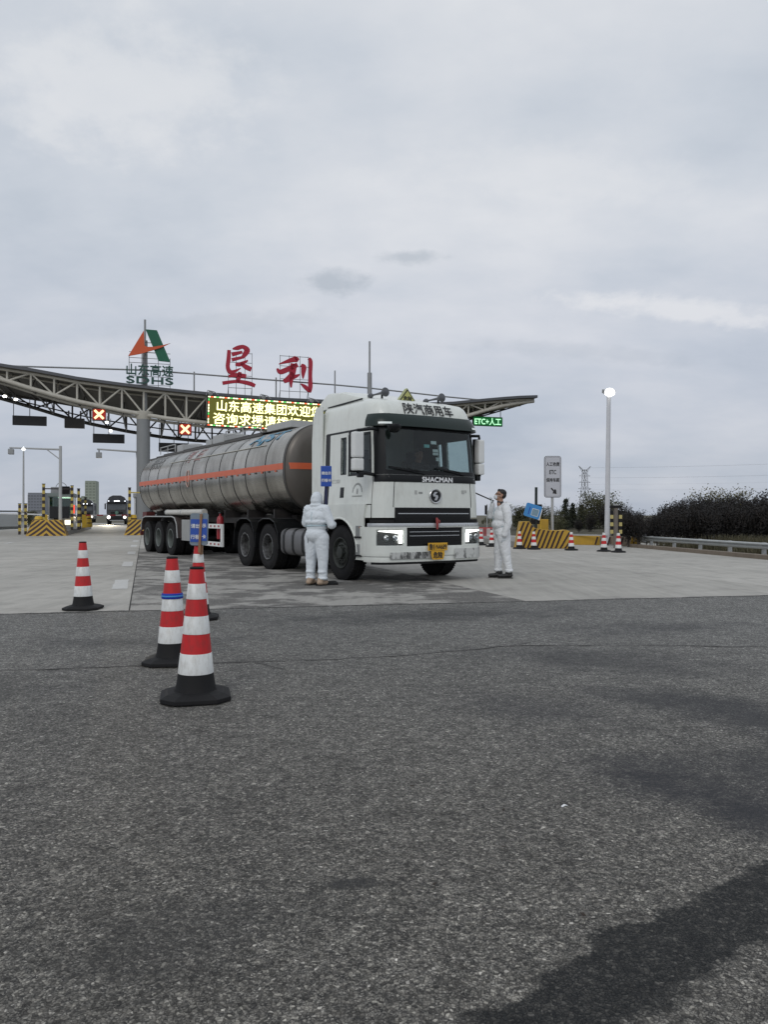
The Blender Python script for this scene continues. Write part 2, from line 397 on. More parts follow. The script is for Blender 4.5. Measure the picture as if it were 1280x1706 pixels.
    for a in ((1.6, 3.25, -.85, 1.5, .50, .60, (.018,.019,.025), .95), (2.4, 4.7, -.80, 1.7, .62, .50, (.022,.023,.028), .95), (1.9, 3.6, -.3, .9, .9, .40, (.024,.025,.030), .95),
              (2.0, 6.6, -.4, 1.8, .75, .38, (.03,.03,.033), .95), (-3.1, 5.3, .5, 1.3, .9, .35, (.035,.035,.035), .95), (.9, 5.0, -.6, 1.0, .5, .30, (.03,.03,.036), .95),
              (.5, 9.6, .2, 2.6, .9, .42, (.028,.029,.032), .95), (-2.6, 7.6, .2, 2.2, .6, .3, (.035,.035,.037), .95), (3.2, 8.6, .3, 1.8, .6, .35, (.03,.03,.034), .95), (-.6, 2.3, .6, .6, .3, .3, (.03,.03,.03), .95), (-.1, 2.62, .1, .12, .05, .5, (.03,.03,.03), .7)):
        f, col = smear(*a); c = mixc(t, f, c, col)
    # the damp strip by the camera: a ragged band with a sharp edge
    q = math_node(t, 'ADD', math_node(t, 'MULTIPLY', X, -.6), math_node(t, 'MULTIPLY', Y, .8))
    rag = noise(t, mapping(t, co, (1.7, .4, 0)), 3.2, 5, .6)
    q = math_node(t, 'ADD', q, math_node(t, 'MULTIPLY', math_node(t, 'SUBTRACT', rag, .5), .42))
    al = math_node(t, 'ADD', math_node(t, 'MULTIPLY', X, .8), math_node(t, 'MULTIPLY', Y, .6))
    wet = ramp(t, math_node(t, 'MULTIPLY', q, .5), [(.555, 0.0), (.585, 1.0), (.700, 1.0), (.712, 0.0)])
    wet = math_node(t, 'MULTIPLY', wet, ramp(t, math_node(t, 'MULTIPLY', al, .25), [(.30, 0.0), (.34, 1.0)]))
    c = mixc(t, math_node(t, 'MULTIPLY', wet, .78), c, (.0085,.0105,.0125))
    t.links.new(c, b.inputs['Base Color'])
    t.links.new(math_node(t, 'SUBTRACT', .70, math_node(t, 'MULTIPLY', wet, .04)), b.inputs['Roughness'])
    hgt = math_node(t, 'ADD', math_node(t, 'MULTIPLY', edge, .6), math_node(t, 'MULTIPLY', hue.outputs[1], .6))
    bump(t, b, hgt, .8, .006); t.links.new(math_node(t, 'SUBTRACT', .33, math_node(t, 'MULTIPLY', wet, .15)), b.inputs['Specular IOR Level'])
    return m
def concrete_mat(name, dark):
    m, t, b = new_mat(name); co = coords(t, 'Object')
    oi = t.nodes.new('ShaderNodeObjectInfo')
    n = noise(t, co, .5, 6, .6); n2 = noise(t, mapping(t, co, rot=(0,0,-.302), sc=(5, .25, 1)), 1.3, 5, .6); n3 = noise(t, co, 30, 5, .7); n4 = noise(t, co, 1.6, 7, .65)
    k = math_node(t, 'ADD', math_node(t, 'ADD', math_node(t, 'MULTIPLY', n, .4), math_node(t, 'MULTIPLY', n2, .35)), math_node(t, 'MULTIPLY', n3, .25))
    c = ramp(t, k, [(.32, (.29,.28,.255)), (.5, (.41,.395,.36)), (.68, (.51,.49,.45))])
    c = mixc(t, 1.0, c, math_node(t, 'ADD', math_node(t, 'MULTIPLY', oi.outputs['Random'], .16), .92), 'MULTIPLY')
    st = ramp(t, n4, [(.50, 0.0), (.66, 1.0)])
    c = mixc(t, math_node(t, 'MULTIPLY', st, .30), c, (.15,.14,.13))
    if dark:   # tracked-in tar and grit on the truck lane
        grit = ramp(t, math_node(t, 'ADD', math_node(t, 'MULTIPLY', n4, .5), math_node(t, 'MULTIPLY', n, .5)), [(.46, 0.0), (.53, 1.0)])
        sp = noise(t, co, 48, 3, .65)
        gc = ramp(t, sp, [(.34, (.025,.025,.024)), (.52, (.10,.096,.09)), (.70, (.34,.325,.30))])
        c = mixc(t, math_node(t, 'MULTIPLY', grit, .88), mixc(t, 1.0, c, (.84,.84,.85), 'MULTIPLY'), gc)
    t.links.new(c, b.inputs['Base Color']); setin(b, Roughness=.82); b.inputs['Specular IOR Level'].default_value = .3
    bump(t, b, n3, .25, .006)
    return m
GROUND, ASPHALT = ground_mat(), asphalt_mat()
SLAB, SLABDK = concrete_mat('broom_finished_concrete', False), concrete_mat('tar_stained_concrete', True)
ROADPAINT = paint('worn_road_marking', (.60,.60,.58), .7, dirt=.55, dirt_col=(.3,.29,.27), scale=7, sharp=(.35,.7))
JOINT = paint('joint_filler', (.045,.043,.04), .85, dirt=.3, dirt_col=(.12,.11,.1))

g = MB(); S = 2500
g.add([(-S,-S,-.20),(S,-S,-.20),(S,S,-.20),(-S,S,-.20)], [(0,1,2,3)])
struct(g.build('ground', GROUND))
g = MB()     # asphalt forecourt, up to the concrete joint
far0, far1 = E0 - ED*40, E0 + ED*32
n0, n1_ = Vector((-40,-14,0)), Vector((32,-14,0))
g.add([n0, n1_, far1, far0, n0-Vector((0,0,.15)), n1_-Vector((0,0,.15)), far1-Vector((0,0,.15)), far0-Vector((0,0,.15))],
      [(0,1,2,3),(4,7,6,5),(0,4,5,1),(1,5,6,2),(2,6,7,3),(3,7,4,0)])
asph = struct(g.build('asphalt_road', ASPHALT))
def wander(pts, w, z=.004, seed=1, jit=.05):
    """a hairline crack: ragged thin strip along a polyline"""
    rnd = random.Random(seed); mb = MB(); out = []
    for (x0,y0),(x1,y1) in zip(pts, pts[1:]):
        n = max(2, int(math.hypot(x1-x0, y1-y0)/.12))
        for i in range(n): out.append((x0+(x1-x0)*i/n, y0+(y1-y0)*i/n))
    vs = []; off = 0
    for i, (x, y) in enumerate(out):
        off = off*.8 + rnd.uniform(-jit, jit)*.5
        ww = w*rnd.uniform(.25, 1.2)
        vs += [(x, y+off-ww, z), (x, y+off+ww, z)]
    return mb.add(vs, [(2*i, 2*i+2, 2*i+3, 2*i+1) for i in range(len(out)-1)])
cr = wander([(-3.6,6.1),(-1.9,6.36),(-1.1,6.5),(.1,6.8),(1.2,7.35),(2.9,7.38),(3.9,7.25)], .012, seed=4)
cr.build('crack', JOINT, asph)
rg = MB(); rr_ = random.Random(9); vs_ = []; N_ = 360; w_ = 0.0      # ragged lip of asphalt lapping over the concrete edge
for i_ in range(N_+1):
    w_ = w_*.6 + rr_.uniform(-.03, .03); p_ = E0 - ED*14 + ED*(38*i_/N_)
    vs_ += [p_ - EN*.03 + Vector((0,0,.0045)), p_ + EN*(.035 + w_) + Vector((0,0,.0045))]
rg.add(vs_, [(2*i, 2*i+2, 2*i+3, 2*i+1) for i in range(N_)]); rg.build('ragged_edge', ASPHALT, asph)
for k_, pts_ in enumerate(([(-1.1,6.5),(-.8,6.2),(-.75,5.9)], [(1.2,7.35),(1.6,7.7),(1.7,8.4)], [(2.9,7.38),(3.3,6.8)])): wander(pts_, .006, seed=20+k_).build('crack', JOINT, asph)

apron = MB()   # sub-base that the slabs lie on (dark in the joints)
c4 = [E0 - ED*40 + EN*.02, E0 + ED*24 + EN*.02, LN(24, 118), LN(-40, 118)]
apron.add([p + Vector((0,0,-.012)) for p in c4] + [p + Vector((0,0,-.16)) for p in c4], [(0,1,2,3),(4,7,6,5),(0,4,5,1),(1,5,6,2),(2,6,7,3),(3,7,4,0)])
apron = struct(apron.build('concrete_apron', JOINT))
def edge_b(a):      # where lane line a meets the joint, in plaza b
    p = LN(a, 0); d = LL; den = d.dot(EN); return (E0 - p).dot(EN)/den + .015
strips = [-33, -27.5, -22, -16.4, -10.9, -5.45, 0, 5.48, 10.6, 16, 21.5]
rows = [4.6, 9.4, 14.2, 19, 23.8, 28.6, 33.4, 38.2, 43, 48, 53, 58, 64, 70, 78, 88, 100, 116]
for a0, a1 in zip(strips, strips[1:]):
    last = None
    for j in range(len(rows)):
        b1 = rows[j]
        lo = (edge_b(a0), edge_b(a1)) if last is None else (last, last)
        if b1 - max(lo) < 1.0: continue
        last = b1; gp = .009
        ps = [LN(a0+gp, lo[0]+gp), LN(a1-gp, lo[1]+gp), LN(a1-gp, b1-gp), LN(a0+gp, b1-gp)]
        mb = MB().add([p + Vector((0,0,.001)) for p in ps] + [p + Vector((0,0,-.05)) for p in ps], [(0,1,2,3),(0,4,5,1),(1,5,6,2),(2,6,7,3),(3,7,4,0)])
        mb.build('concrete_slab', SLABDK if (a0 == 0 and b1 < 20) else SLAB, apron)
def dash(a, b, w, l):
    rnd = random.Random(int(a*100+b*10)); n = 7
    vs = []
    for i in range(n+1):
        bb = b + l*i/n; vs += [LN(a-w/2+rnd.uniform(-.012,.012), bb, .005), LN(a+w/2+rnd.uniform(-.012,.012), bb, .005)]
    MB().add(vs, [(2*i,2*i+1,2*i+3,2*i+2) for i in range(n)]).build('lane_dash', ROADPAINT, apron)
for i in range(5): dash(-.22, 2.75 + 6.0*i, .25, 1.95)
for i in range(4): dash(-5.6, 8 + 6.0*i, .16, 1.9)
# ------------------------------------------------------------------ the tanker: tractor and tank trailer
TH = R(32.4)
TROOT = Vector((.95, 14.30, 0))
tractor = thing('truck_tractor', 'white high-roof truck tractor with dark green sun visor and lit headlamps', 'truck', TROOT, TH)

# plan outline of the cab (half), by arc length
_prof = []
for i in range(13):
    x = .9*i/12; _prof.append((x, .05*(x/.9)**2))
for i in range(1, 13):
    a = math.pi/2*i/12; _prof.append((.9+.33*math.sin(a), .45-.40*math.cos(a)))
_prof.append((1.23, 2.3))
_cum = [0.0]
for p, q in zip(_prof, _prof[1:]): _cum.append(_cum[-1] + math.hypot(q[0]-p[0], q[1]-p[1]))
S_SIDE = _cum[-2]                       # s where the straight side starts (y = .45)
def sy(y): return S_SIDE + (y-.45)      # s of a point on the side
def lerp_tab(tab, z):
    if z <= tab[0][0]: return tab[0][1]
    for (a, va), (b, vb) in zip(tab, tab[1:]):
        if z <= b: k = (z-a)/(b-a); return va + (vb-va)*k
    return tab[-1][1]
SETB = [(1.2,0),(1.9,.005),(2.4,.045),(2.86,.10),(3.08,.14),(3.22,.20),(3.33,.28),(3.40,.40),(3.44,.62)]
INS = [(1.2,1),(1.5,.992),(1.9,.965),(2.86,.938),(3.08,.925),(3.22,.912),(3.34,.885),(3.40,.85),(3.44,.79)]
def cabP(s, z, off=0.0):
    a = abs(s); sg = 1 if s >= 0 else -1; i = 0
    while i < len(_cum)-2 and _cum[i+1] < a: i += 1
    k = (a-_cum[i])/(_cum[i+1]-_cum[i]); (x0,y0),(x1,y1) = _prof[i], _prof[i+1]
    x, y = x0+(x1-x0)*k, y0+(y1-y0)*k
    tx, ty = x1-x0, y1-y0; l = math.hypot(tx, ty); nx, ny = ty/l, -tx/l
    st = lerp_tab(SETB, z); x *= lerp_tab(INS, z); y = st + y*(2.3-st)/2.3
    return Vector((sg*(x+nx*off), y+ny*off, z))
def frange(a, b, n): return [a+(b-a)*i/n for i in range(n+1)]
def spans(*cuts, step=.12):
    out = []
    for a, b in zip(cuts, cuts[1:]):
        n = max(1, int(math.ceil((b-a)/step-1e-6))); out += frange(a, b, n)[:-1]
    return out + [cuts[-1]]
def patch(name, mat, s0, s1, z0, z1, off, thick=.012, parent=None, ns=.1, nz=.12, holes=(), smooth=40, bevel=0):
    cs = sorted({s0, s1, *[h for q in holes for h in q[:2] if s0 < h < s1]}); cz = sorted({z0, z1, *[h for q in holes for h in q[2:] if z0 < h < z1]})
    us, zs = spans(*cs, step=ns), spans(*cz, step=nz)
    def skip(u, z): return any(h[0] < u < h[1] and h[2] < z < h[3] for h in holes)
    out, inn = (lambda s, z: cabP(s, z, off)), (lambda s, z: cabP(s, z, off-thick))
    mb = MB(); nu, nv = len(us), len(zs)
    va = [out(u, z) for u in us for z in zs]; vb = [inn(u, z) for u in us for z in zs]; N = nu*nv
    keep = {(i, j) for i in range(nu-1) for j in range(nv-1) if not skip((us[i]+us[i+1])/2, (zs[j]+zs[j+1])/2)}
    fs = []
    for i, j in keep:
        q = (i*nv+j, (i+1)*nv+j, (i+1)*nv+j+1, i*nv+j+1)
        fs += [q, tuple(N+k for k in reversed(q))]
        for (di, dj), e in (((-1,0),(3,0)), ((1,0),(1,2)), ((0,-1),(0,1)), ((0,1),(2,3))):
            if (i+di, j+dj) not in keep: fs.append((q[e[1]], q[e[0]], N+q[e[0]], N+q[e[1]]))
    mb.add(va+vb, fs)
    return mb.build(name, mat, parent or tractor, smooth=smooth, bevel=bevel)

WS = (-1.13, 1.13, 2.03, 2.85)                          # windscreen opening
DW = (S_SIDE-.09, sy(1.12), 2.02, 2.74); QW = (sy(1.25), sy(1.43), 2.04, 2.72)
def neg(h): return (-h[1], -h[0], h[2], h[3])
holes = [WS, DW, QW, neg(DW), neg(QW)]
SB = sy(2.3)
shell = patch('cab_shell', WHITE, -SB, SB, 1.20, 3.44, 0, .02, ns=.09, nz=.07, holes=holes, smooth=50)
patch('cab_lining', paint('cab_lining_grey', (.03,.034,.036), .8, dirt=.2), -SB, SB, 1.25, 3.30, -.045, .012, ns=.12, nz=.15, holes=holes)
# roof skin, slightly domed, and back wall
mb = MB(); ring = [cabP(s, 3.44) for s in spans(-SB, SB, step=.09)]
cx = Vector((0, 1.45, 3.475)); n = len(ring)
mid = [p.lerp(cx, .5) + Vector((0,0,.012)) for p in ring]
mb.add(ring+mid+[cx], [(i, (i+1)%n, n+(i+1)%n, n+i) for i in range(n)] + [(n+i, n+(i+1)%n, 2*n) for i in range(n)])
mb.build('roof', WHITE, tractor, smooth=50)
MB().box((0, 2.30, 2.25), (2.36, .03, 2.1)).build('back_wall', WHITE, tractor)
MB().box((0, 1.25, 1.22), (2.3, 2.1, .04)).build('cab_floor', BLACK, tractor)
# windscreen glass, black surround and scuttle band
patch('windscreen', GLASS, *WS, -.006, .006, nz=.2)
patch('windscreen_surround', BLACK, -1.30, 1.30, 1.985, 2.885, .006, .01, holes=[(-1.06, 1.06, 2.07, 2.82)])
band = patch('scuttle_band', BLACK, -1.30, 1.30, 1.85, 1.98, .010, .018, bevel=.004)
text('maker_lettering', 'SHACMAN', WLET, band, lambda x, y, z: cabP(x+.06, 1.905+y, .016+z), size=.125, bold=.006, spacing=1.05, width=.72)
for s in (-1.0, 1.0): MB().lathe([(0, .012), (.012, .008), (.014, 0)], cabP(s, 1.94, .012), 'Y', 10).build('washer_jet', WLET, band)
for s in (-1, 1):
    d = DW if s > 0 else neg(DW); q = QW if s > 0 else neg(QW)
    patch('door_window', GLASS, *d, -.008, .005, nz=.3); patch('quarter_window', GLASS, *q, -.008, .005, nz=.3)
    f = .035
    patch('window_seal', BLACK, d[0]-f, d[1]+f, d[2]-f, d[3]+f, .016, .02, holes=[d])
    patch('window_seal', BLACK, q[0]-.02, q[1]+.02, q[2]-.02, q[3]+.02, .016, .02, holes=[q])
    a, b = (S_SIDE-.15, sy(1.90)) if s > 0 else (-sy(1.90), -S_SIDE+.15)
    door = patch('door', WHITE, a, b, 1.45, 2.82, .013, .014, holes=[d, q], smooth=40)
    hy = 1.36; hs = (sy(hy-.07), sy(hy+.07)) if s > 0 else (-sy(hy+.07), -sy(hy-.07))
    patch('door_handle', BLACK, *hs, 1.58, 1.78, .02, .02, parent=door, bevel=.004)
    ga, gb = (sy(1.905), sy(2.10)) if s > 0 else (-sy(2.10), -sy(1.905))
    patch('door_pillar_trim', BLACK, ga, gb, 1.46, 2.85, .009, .01)
    ga, gb = (sy(.36), sy(2.06)) if s > 0 else (-sy(2.06), -sy(.36))
    patch('gutter_trim', BLACK, ga, gb, 2.83, 2.862, .016, .016)
    # side extender behind the cab
    mb = MB(); prof = [(2.20,1.42),(2.66,1.42),(2.66,2.75),(2.60,3.25),(2.46,3.44),(2.20,3.44)]
    mb.prism(prof, ((0,1,0),(0,0,1),(1,0,0)), (s*1.205 if s < 0 else s*1.205-.03, 0, 0), .03)
    mb.build('side_extender', WHITE, tractor, bevel=.01)
for a_, b_, c_, d_ in ((-.905,-.893,1.39,1.85),(.893,.905,1.39,1.85),(-1.335,-1.323,1.20,1.98),(1.323,1.335,1.20,1.98),(-sy(1.9),-S_SIDE+.15,1.435,1.447),(-sy(1.245),-sy(1.235),1.46,2.0),(S_SIDE-.15,sy(1.9),1.435,1.447)):
    patch('panel_gap', FLATBLK, a_, b_, c_, d_, .0045, .004, parent=shell)
# faint lettering and a round stencil on the door facing the hooded worker
doorn = [c for c in tractor.children if c.name.startswith('door') and c.data and c.name.split('.')[0] == 'door'][0]
FAINT = paint('faded_grey_stencil', (.30,.31,.30), .6, dirt=.2); FAINT2 = paint('faint_stencil', (.44,.45,.43), .6, dirt=.2)
nd = [c for c in tractor.children if c.name.split('.')[0] == 'door' and sum(v.co.x for v in c.data.vertices) < 0][0]
sidefn = lambda y0, z0: (lambda x, y, z: Vector((-1.2445, y0 - x, z0 + y)))
def side_cab(y0, z0):
    return lambda x, y, z: cabP(-sy(y0 - x), z0 + y, .016+z)
text('door_stencil', 'ACC000', FAINT2, nd, side_cab(1.66, 1.90), size=.11)
mb = MB()
for i in range(13):
    a = R(10 + 160*i/12); mb.add([cabP(-sy(.78 - math.cos(a)*.17 - dx), 1.66 + math.sin(a)*.17 + dz, .016) for dx, dz in ((-.014,-.02),(.014,-.02),(.014,.02),(-.014,.02))], [(0,1,2,3)])
for i in range(14):
    x = -.17 + .34*i/13; mb.add([cabP(-sy(.78 - x - dx), 1.60 + dz, .016) for dx, dz in ((-.009,-.012),(.009,-.012),(.009,.012),(-.009,.012))], [(0,1,2,3)])
mb.add([cabP(-sy(.78 - dx), 1.69 + dz, .016) for dx, dz in ((-.02,-.05),(.02,-.05),(.028,0),(.015,.05),(-.015,.05),(-.024,.01))], [(0,1,2,3,4,5)])
mb.build('door_emblem', FAINT, nd)['kind'] = 'stuff'
# front panel marks, emblem
for a_, b_, c_, d_, m_ in ((-.46,-.41,1.63,1.70,FAINT2),(-.37,-.29,1.64,1.675,FAINT),(.66,.73,1.65,1.72,FAINT2),(.75,.79,1.67,1.72,FAINT2)): patch('panel_mark', m_, a_, b_, c_, d_, .006, .004, parent=shell)
emb = MB().lathe([(0, -.012), (.118, -.012), (.118, -.03), (.128, -.034), (.138, -.025), (.138, .01)], cabP(.0, 1.60), 'Y', 40).build('round_emblem', CHROME, tractor, smooth=40)
MB().lathe([(0, -.016), (.112, -.016), (.112, -.01)], cabP(0, 1.60), 'Y', 36).build('emblem_disc', BLACK, emb)
sw = [(.050,.075),(-.020,.078),(-.062,.030),(-.048,-.008),(.004,-.010),(-.004,-.030),(-.028,-.080),(.028,-.078),(.062,-.022),(.048,.018),(-.004,.022),(.004,.040)]
MB().prism(sw, ((1,0,0),(0,0,1),(0,1,0)), cabP(0, 1.60) + Vector((0,-.024,0)), .008).build('emblem_mark', CHROME, emb, bevel=.002)
# roof letters on the sloping brow
text('roof_lettering', '陕汽商用车', INK, tractor, lambda x, y, z: cabP(x+.0, 3.225+y*.86, .012+z) + Vector((0,-.004,.002+z)), size=.27, bold=.003, width=1.24)
# sun visor: tinted wrap-around shade standing off the brow
mb = MB()
def vis(s, k):
    a = abs(s)/1.42; drop = 1 - .25*a*a
    return cabP(s, 2.865 + .235*k, .03 + .085*(1-k)*drop + .02*math.sin(k*math.pi))
us = spans(-1.42, 1.42, step=.09); ks = frange(0, 1, 6)
mb.grid(vis, us, ks)
visor = mb.build('sun_visor', VISOR, tractor, smooth=60, solid=.02)
for s in (-1.06, 1.06):
    mb = MB(); mb.grid(lambda u, k: vis(u, .12+.16*k) + (vis(u, .2)-cabP(u, 2.9)).normalized()*.012, spans(s-.10, s+.10, step=.05), [0, .5, 1]); mb.build('marker_lamp', glow('marker_lamp_clear', (.75,.8,.78), .15), visor, smooth=50)
# grilles, chrome, bumper, headlamps
gr = patch('upper_grille', BLACK, -.87, .87, 1.10, 1.385, .014, .05, bevel=.006)
patch('grille_bar', CHROME, -.81, .81, 1.268, 1.284, .026, .02, parent=gr); 
for z in (1.15, 1.19, 1.325, 1.352): patch('grille_slat', FLATBLK, -.83, .83, z, z+.014, .022, .02, parent=gr)
for s in (-1, 1):
    a, b = (.88, 1.36) if s > 0 else (-1.36, -.88)
    patch('corner_slit', FLATBLK, a, b, 1.10, 1.17, .008, .03)
patch('lower_front_panel', WHITE, -1.42, 1.42, 1.02, 1.098, .004, .03)
patch('chrome_swage', paint('silver_swage', (.60,.62,.64), .3, metal=.5, dirt=.2), -1.40, 1.40, 1.035, 1.10, .034, .05, bevel=.012)
LAMP = (.70, 1.20, .70, .985)
bh = [(-.64, .64, .68, 1.02), LAMP, neg(LAMP)]
bump_ = patch('bumper', WHITE, -1.62, 1.62, .50, 1.03, .045, .09, ns=.08, nz=.08, holes=bh, smooth=50, bevel=.006)
patch('bumper_lip', WHITE, -1.52, 1.52, .395, .495, .030, .06, bevel=.012)
DENT = paint('scraped_bumper', (.55,.56,.54), .4, dirt=.92, dirt_col=(.03,.03,.03), scale=2.6, sharp=(.47,.55))
patch('bumper_scrape', DENT, -.98, -.02, .455, .575, .055, .012, ns=.05, nz=.04)
patch('bumper_scrape', DENT, .42, 1.38, .43, .62, .055, .012, ns=.05, nz=.04)
patch('underrun_bar', FLATBLK, -1.32, 1.38, .355, .41, .018, .09)
lg = patch('lower_grille', BLACK, -.64, .64, .68, 1.02, .004, .04)
for z in (.862, .935): patch('grille_bar', CHROME, -.57, .57, z, z+.012, .022, .02, parent=lg)
for z in (.72, .76, .80): patch('grille_slat', FLATBLK, -.60, .60, z, z+.016, .018, .02, parent=lg)
DRL = glow('daytime_lamp_white', (1.0, .985, .95), 3.0)
LAMPIN = paint('lamp_reflector', (.24,.235,.22), .25, metal=.7, dirt=.3)
for s in (-1, 1):
    L = LAMP if s > 0 else neg(LAMP)
    hl = patch('headlamp', LAMPIN, *L, .005, .02)
    for k in range(2):
        c = (.86 + .17*k)*s; p = cabP(c, .83, .012)
        MB().lathe([(0, -.02), (.03, -.028), (.055, -.012), (.06, .0)], p, 'Y', 18).build('projector_lens', CHROME, hl, smooth=40)
    a, b = (.73, 1.17) if s > 0 else (-1.17, -.73)
    mb = MB(); mb.grid(lambda u, k: cabP(u, (.905 + .048*(abs(u)-.73)/.44)*(1-k) + (.972 - .006*(abs(u)-.73)/.44)*k, .046), spans(a, b, step=.05), [0, .5, 1]); mb.build('light_strip', DRL, hl, solid=.02)
    a, b = (.73, .80) if s > 0 else (-.80, -.73)
    patch('light_strip', DRL, a, b, .735, .914, .042, .03, parent=hl, bevel=.004)
    patch('lamp_cover', LENS, *L, .050, .004, parent=hl)
PLATE = paint('number_plate_yellow', (.66,.36,.02), .5, dirt=.3, scale=8, dirt_col=(.3,.17,.04))
pl = MB().box((0, -.085, .665), (.44, .012, .145)).build('number_plate', PLATE, tractor, bevel=.004)
text('plate_lettering', '鲁E·N4689', INK, pl, plane_fn((0,-.0925,.665), (1,0,0), (0,0,1)), size=.125, bold=.0015, width=.40)
pl2 = MB().prism([(-.15,.0),(.15,.0),(.15,-.08),(.12,-.16),(-.12,-.16),(-.15,-.08)], ((1,0,0),(0,0,1),(0,-1,0)), (0,-.082,.588), .012).build('hazard_plate', PLATE, tractor)
text('plate_lettering', '危险', INK, pl2, plane_fn((0,-.0955,.512), (1,0,0), (0,0,1)), size=.125, bold=.004, width=.21)
# red ribbon tied to the grille
MB().path([(.0,-.05,1.20),(.0,-.065,1.16),(.005,-.07,1.05),(0,-.07,.985)], [.012,.03,.024,.018], 8).path([(.01,-.06,1.17),(.045,-.075,1.14),(.05,-.08,1.09)], [.012,.02,.008], 6).build('red_ribbon', paint('faded_red_cloth', (.28,.05,.05), .9, dirt=.2), tractor, smooth=60)
# wipers
for x0, x1 in ((-.25, -1.02), (.75, .02)):
    MB().path([cabP(x0, 2.0, .03), cabP((x0+x1)/2, 2.06, .035), cabP(x1, 2.11, .03)], .012, 6).bar(cabP(x0-.1, 2.055, .02), cabP(x1, 2.125, .022), .014, .02).build('wiper', BLACK, tractor)
# fenders with wheel arch, steps
for s in (-1, 1):
    pts = [(.50,.42),(.50,1.20),(.43,1.447),(2.28,1.447),(2.62,1.40),(2.62,.98)]
    arc = [(1.4 + .69*math.cos(R(a)), .50 + .69*math.sin(R(a))) for a in range(28, 176, 7)]
    pts += arc + [(.78,.42)]
    mb = MB().prism(pts, ((0,1,0),(0,0,1),(1,0,0)), (-1.262 if s < 0 else 1.222, 0, 0), .04)
    fen = mb.build('front_fender', WHITE, tractor, bevel=.008)
    MB().path([(s*1.262, a_, b_) for a_, b_ in arc], .022, 8).build('arch_flare', WHITE, fen, smooth=60)
    mb = MB()
    arc2 = [(1.4 + .70*math.cos(R(a)), .50 + .70*math.sin(R(a))) for a in range(20, 181, 8)]
    mb.grid(lambda i, k: Vector((s*(1.22-.42*k), arc2[i][0], arc2[i][1])), list(range(len(arc2))), [0, 1])
    mb.build('wheel_arch_liner', FLATBLK, tractor, solid=.01)
    for z in (.52, .86):
        MB().box((s*1.266, .655-.01*(z > .7), z+.09), (.012, .21, .20)).build('step_recess', paint('step_grey', (.25,.26,.26), .6, dirt=.4), fen)
        MB().box((s*1.266, .655, z-.02), (.06, .23, .03)).build('step', FLATBLK, fen)
    MB().box((s*1.268, .60, 1.02), (.01, .05, .03)).build('side_marker', paint('amber_lens', (.35,.12,.02), .3), fen)
# mirrors
for s in (-1, 1):
    mx, my = (s*1.53 if s < 0 else s*1.27), .26
    MB().path([(s*1.05,.30,2.80),(s*1.22,.20,2.80),(mx,my,2.76)], .028, 8).build('mirror_arm', BLACK, tractor, smooth=60); MB().path([(s*1.10,.33,1.98),(s*1.24,.22,1.98),(mx,my,2.02)], .032, 8).build('mirror_arm', BLACK, tractor, smooth=60)
    hs = MB().box((mx, my, 2.50), (.20 if s < 0 else .15, .17, .46)).build('mirror_housing', WHITE2, tractor, bevel=.045, seg=4, smooth=40)
    MB().box((mx, my, 2.15), (.20 if s < 0 else .15, .17, .22)).build('mirror_housing', WHITE2, tractor, bevel=.045, seg=4, smooth=40)
    MB().box((mx, my+.075, 2.38), (.23 if s < 0 else .18, .06, .74)).build('mirror_frame', BLACK, tractor, bevel=.02)
    MB().box((mx, my+.108, 2.42), (.19 if s < 0 else .14, .008, .56)).build('mirror_glass', CHROME, hs)
    MB().box((mx-s*.06, my-.01, 1.965), (.10, .10, .09)).build('camera_pod', BLACK, tractor, bevel=.02)
# kerb mirror over the windscreen corner
MB().lathe([(0,-.09),(.08,-.07),(.13,0),(.12,.06),(0,.08)], (-.98,-.11,2.80), 'Z', 18).build('kerb_mirror', BLACK, tractor, smooth=60)
# roof furniture: air horns, hazard triangle, deflector
for x in (-.70, .62):
    z = 3.56
    h = MB().lathe([(0,-.02),(.070,-.015),(.088,.0),(.06,.05),(.028,.14),(.018,.34),(.018,.46),(.045,.50),(.052,.54),(.04,.59),(0,.61)], (x,.62,z), 'Y', 20).build('air_horn', paint('horn_grey', (.11,.115,.125), .4, metal=.4, dirt=.2), tractor, smooth=50)
    for y in (.74, 1.14): MB().box((x, y, z-.08), (.03, .03, .16)).build('horn_bracket', BLACK, h)
tri = [(-.24,0),(.24,0),(0,.30)]
t0 = MB().prism(tri, ((1,0,0),(0,0,1),(0,1,0)), (-.12,.74,3.40), .09).build('hazard_triangle', paint('hazard_lamp_olive', (.40,.43,.20), .5, dirt=.3), tractor)
MB().prism([(x*.86, .02+y*.86) for x, y in tri], ((1,0,0),(0,0,1),(0,-1,0)), (-.12,.738,3.40), .004).build('triangle_border', INK, t0)
MB().prism([(x*.70, .038+y*.70) for x, y in tri], ((1,0,0),(0,0,1),(0,-1,0)), (-.12,.732,3.40), .004).build('triangle_face', paint('hazard_face_yellow', (.48,.48,.16), .5, dirt=.2), t0)
text('triangle_lettering', '危险', INK, t0, plane_fn((-.12,.7255,3.495), (1,0,0), (0,0,1)), size=.10, bold=.003)
mb = MB(); secs = [(.95,3.42,3.45,.80),(1.3,3.42,3.56,.92),(1.8,3.41,3.70,1.0),(2.35,3.40,3.74,1.03),(2.62,3.40,3.60,1.04)]
rings = []
for y, z0, z1, w in secs:
    r = min(.10, (z1-z0)*.5)
    rings.append([(-w,y,z0),(-w,y,z1-r),(-w+r*.3,y,z1-r*.3),(-w+r,y,z1),(0,y,z1+.02),(w-r,y,z1),(w-r*.3,y,z1-r*.3),(w,y,z1-r),(w,y,z0)])
m9 = 9
mb.add([p for r in rings for p in r], [(i*m9+j, i*m9+j+1, (i+1)*m9+j+1, (i+1)*m9+j) for i in range(4) for j in range(8)] + [tuple(range(m9)), tuple(range(4*m9, 5*m9))])
mb.build('roof_deflector', WHITE, tractor, smooth=40)
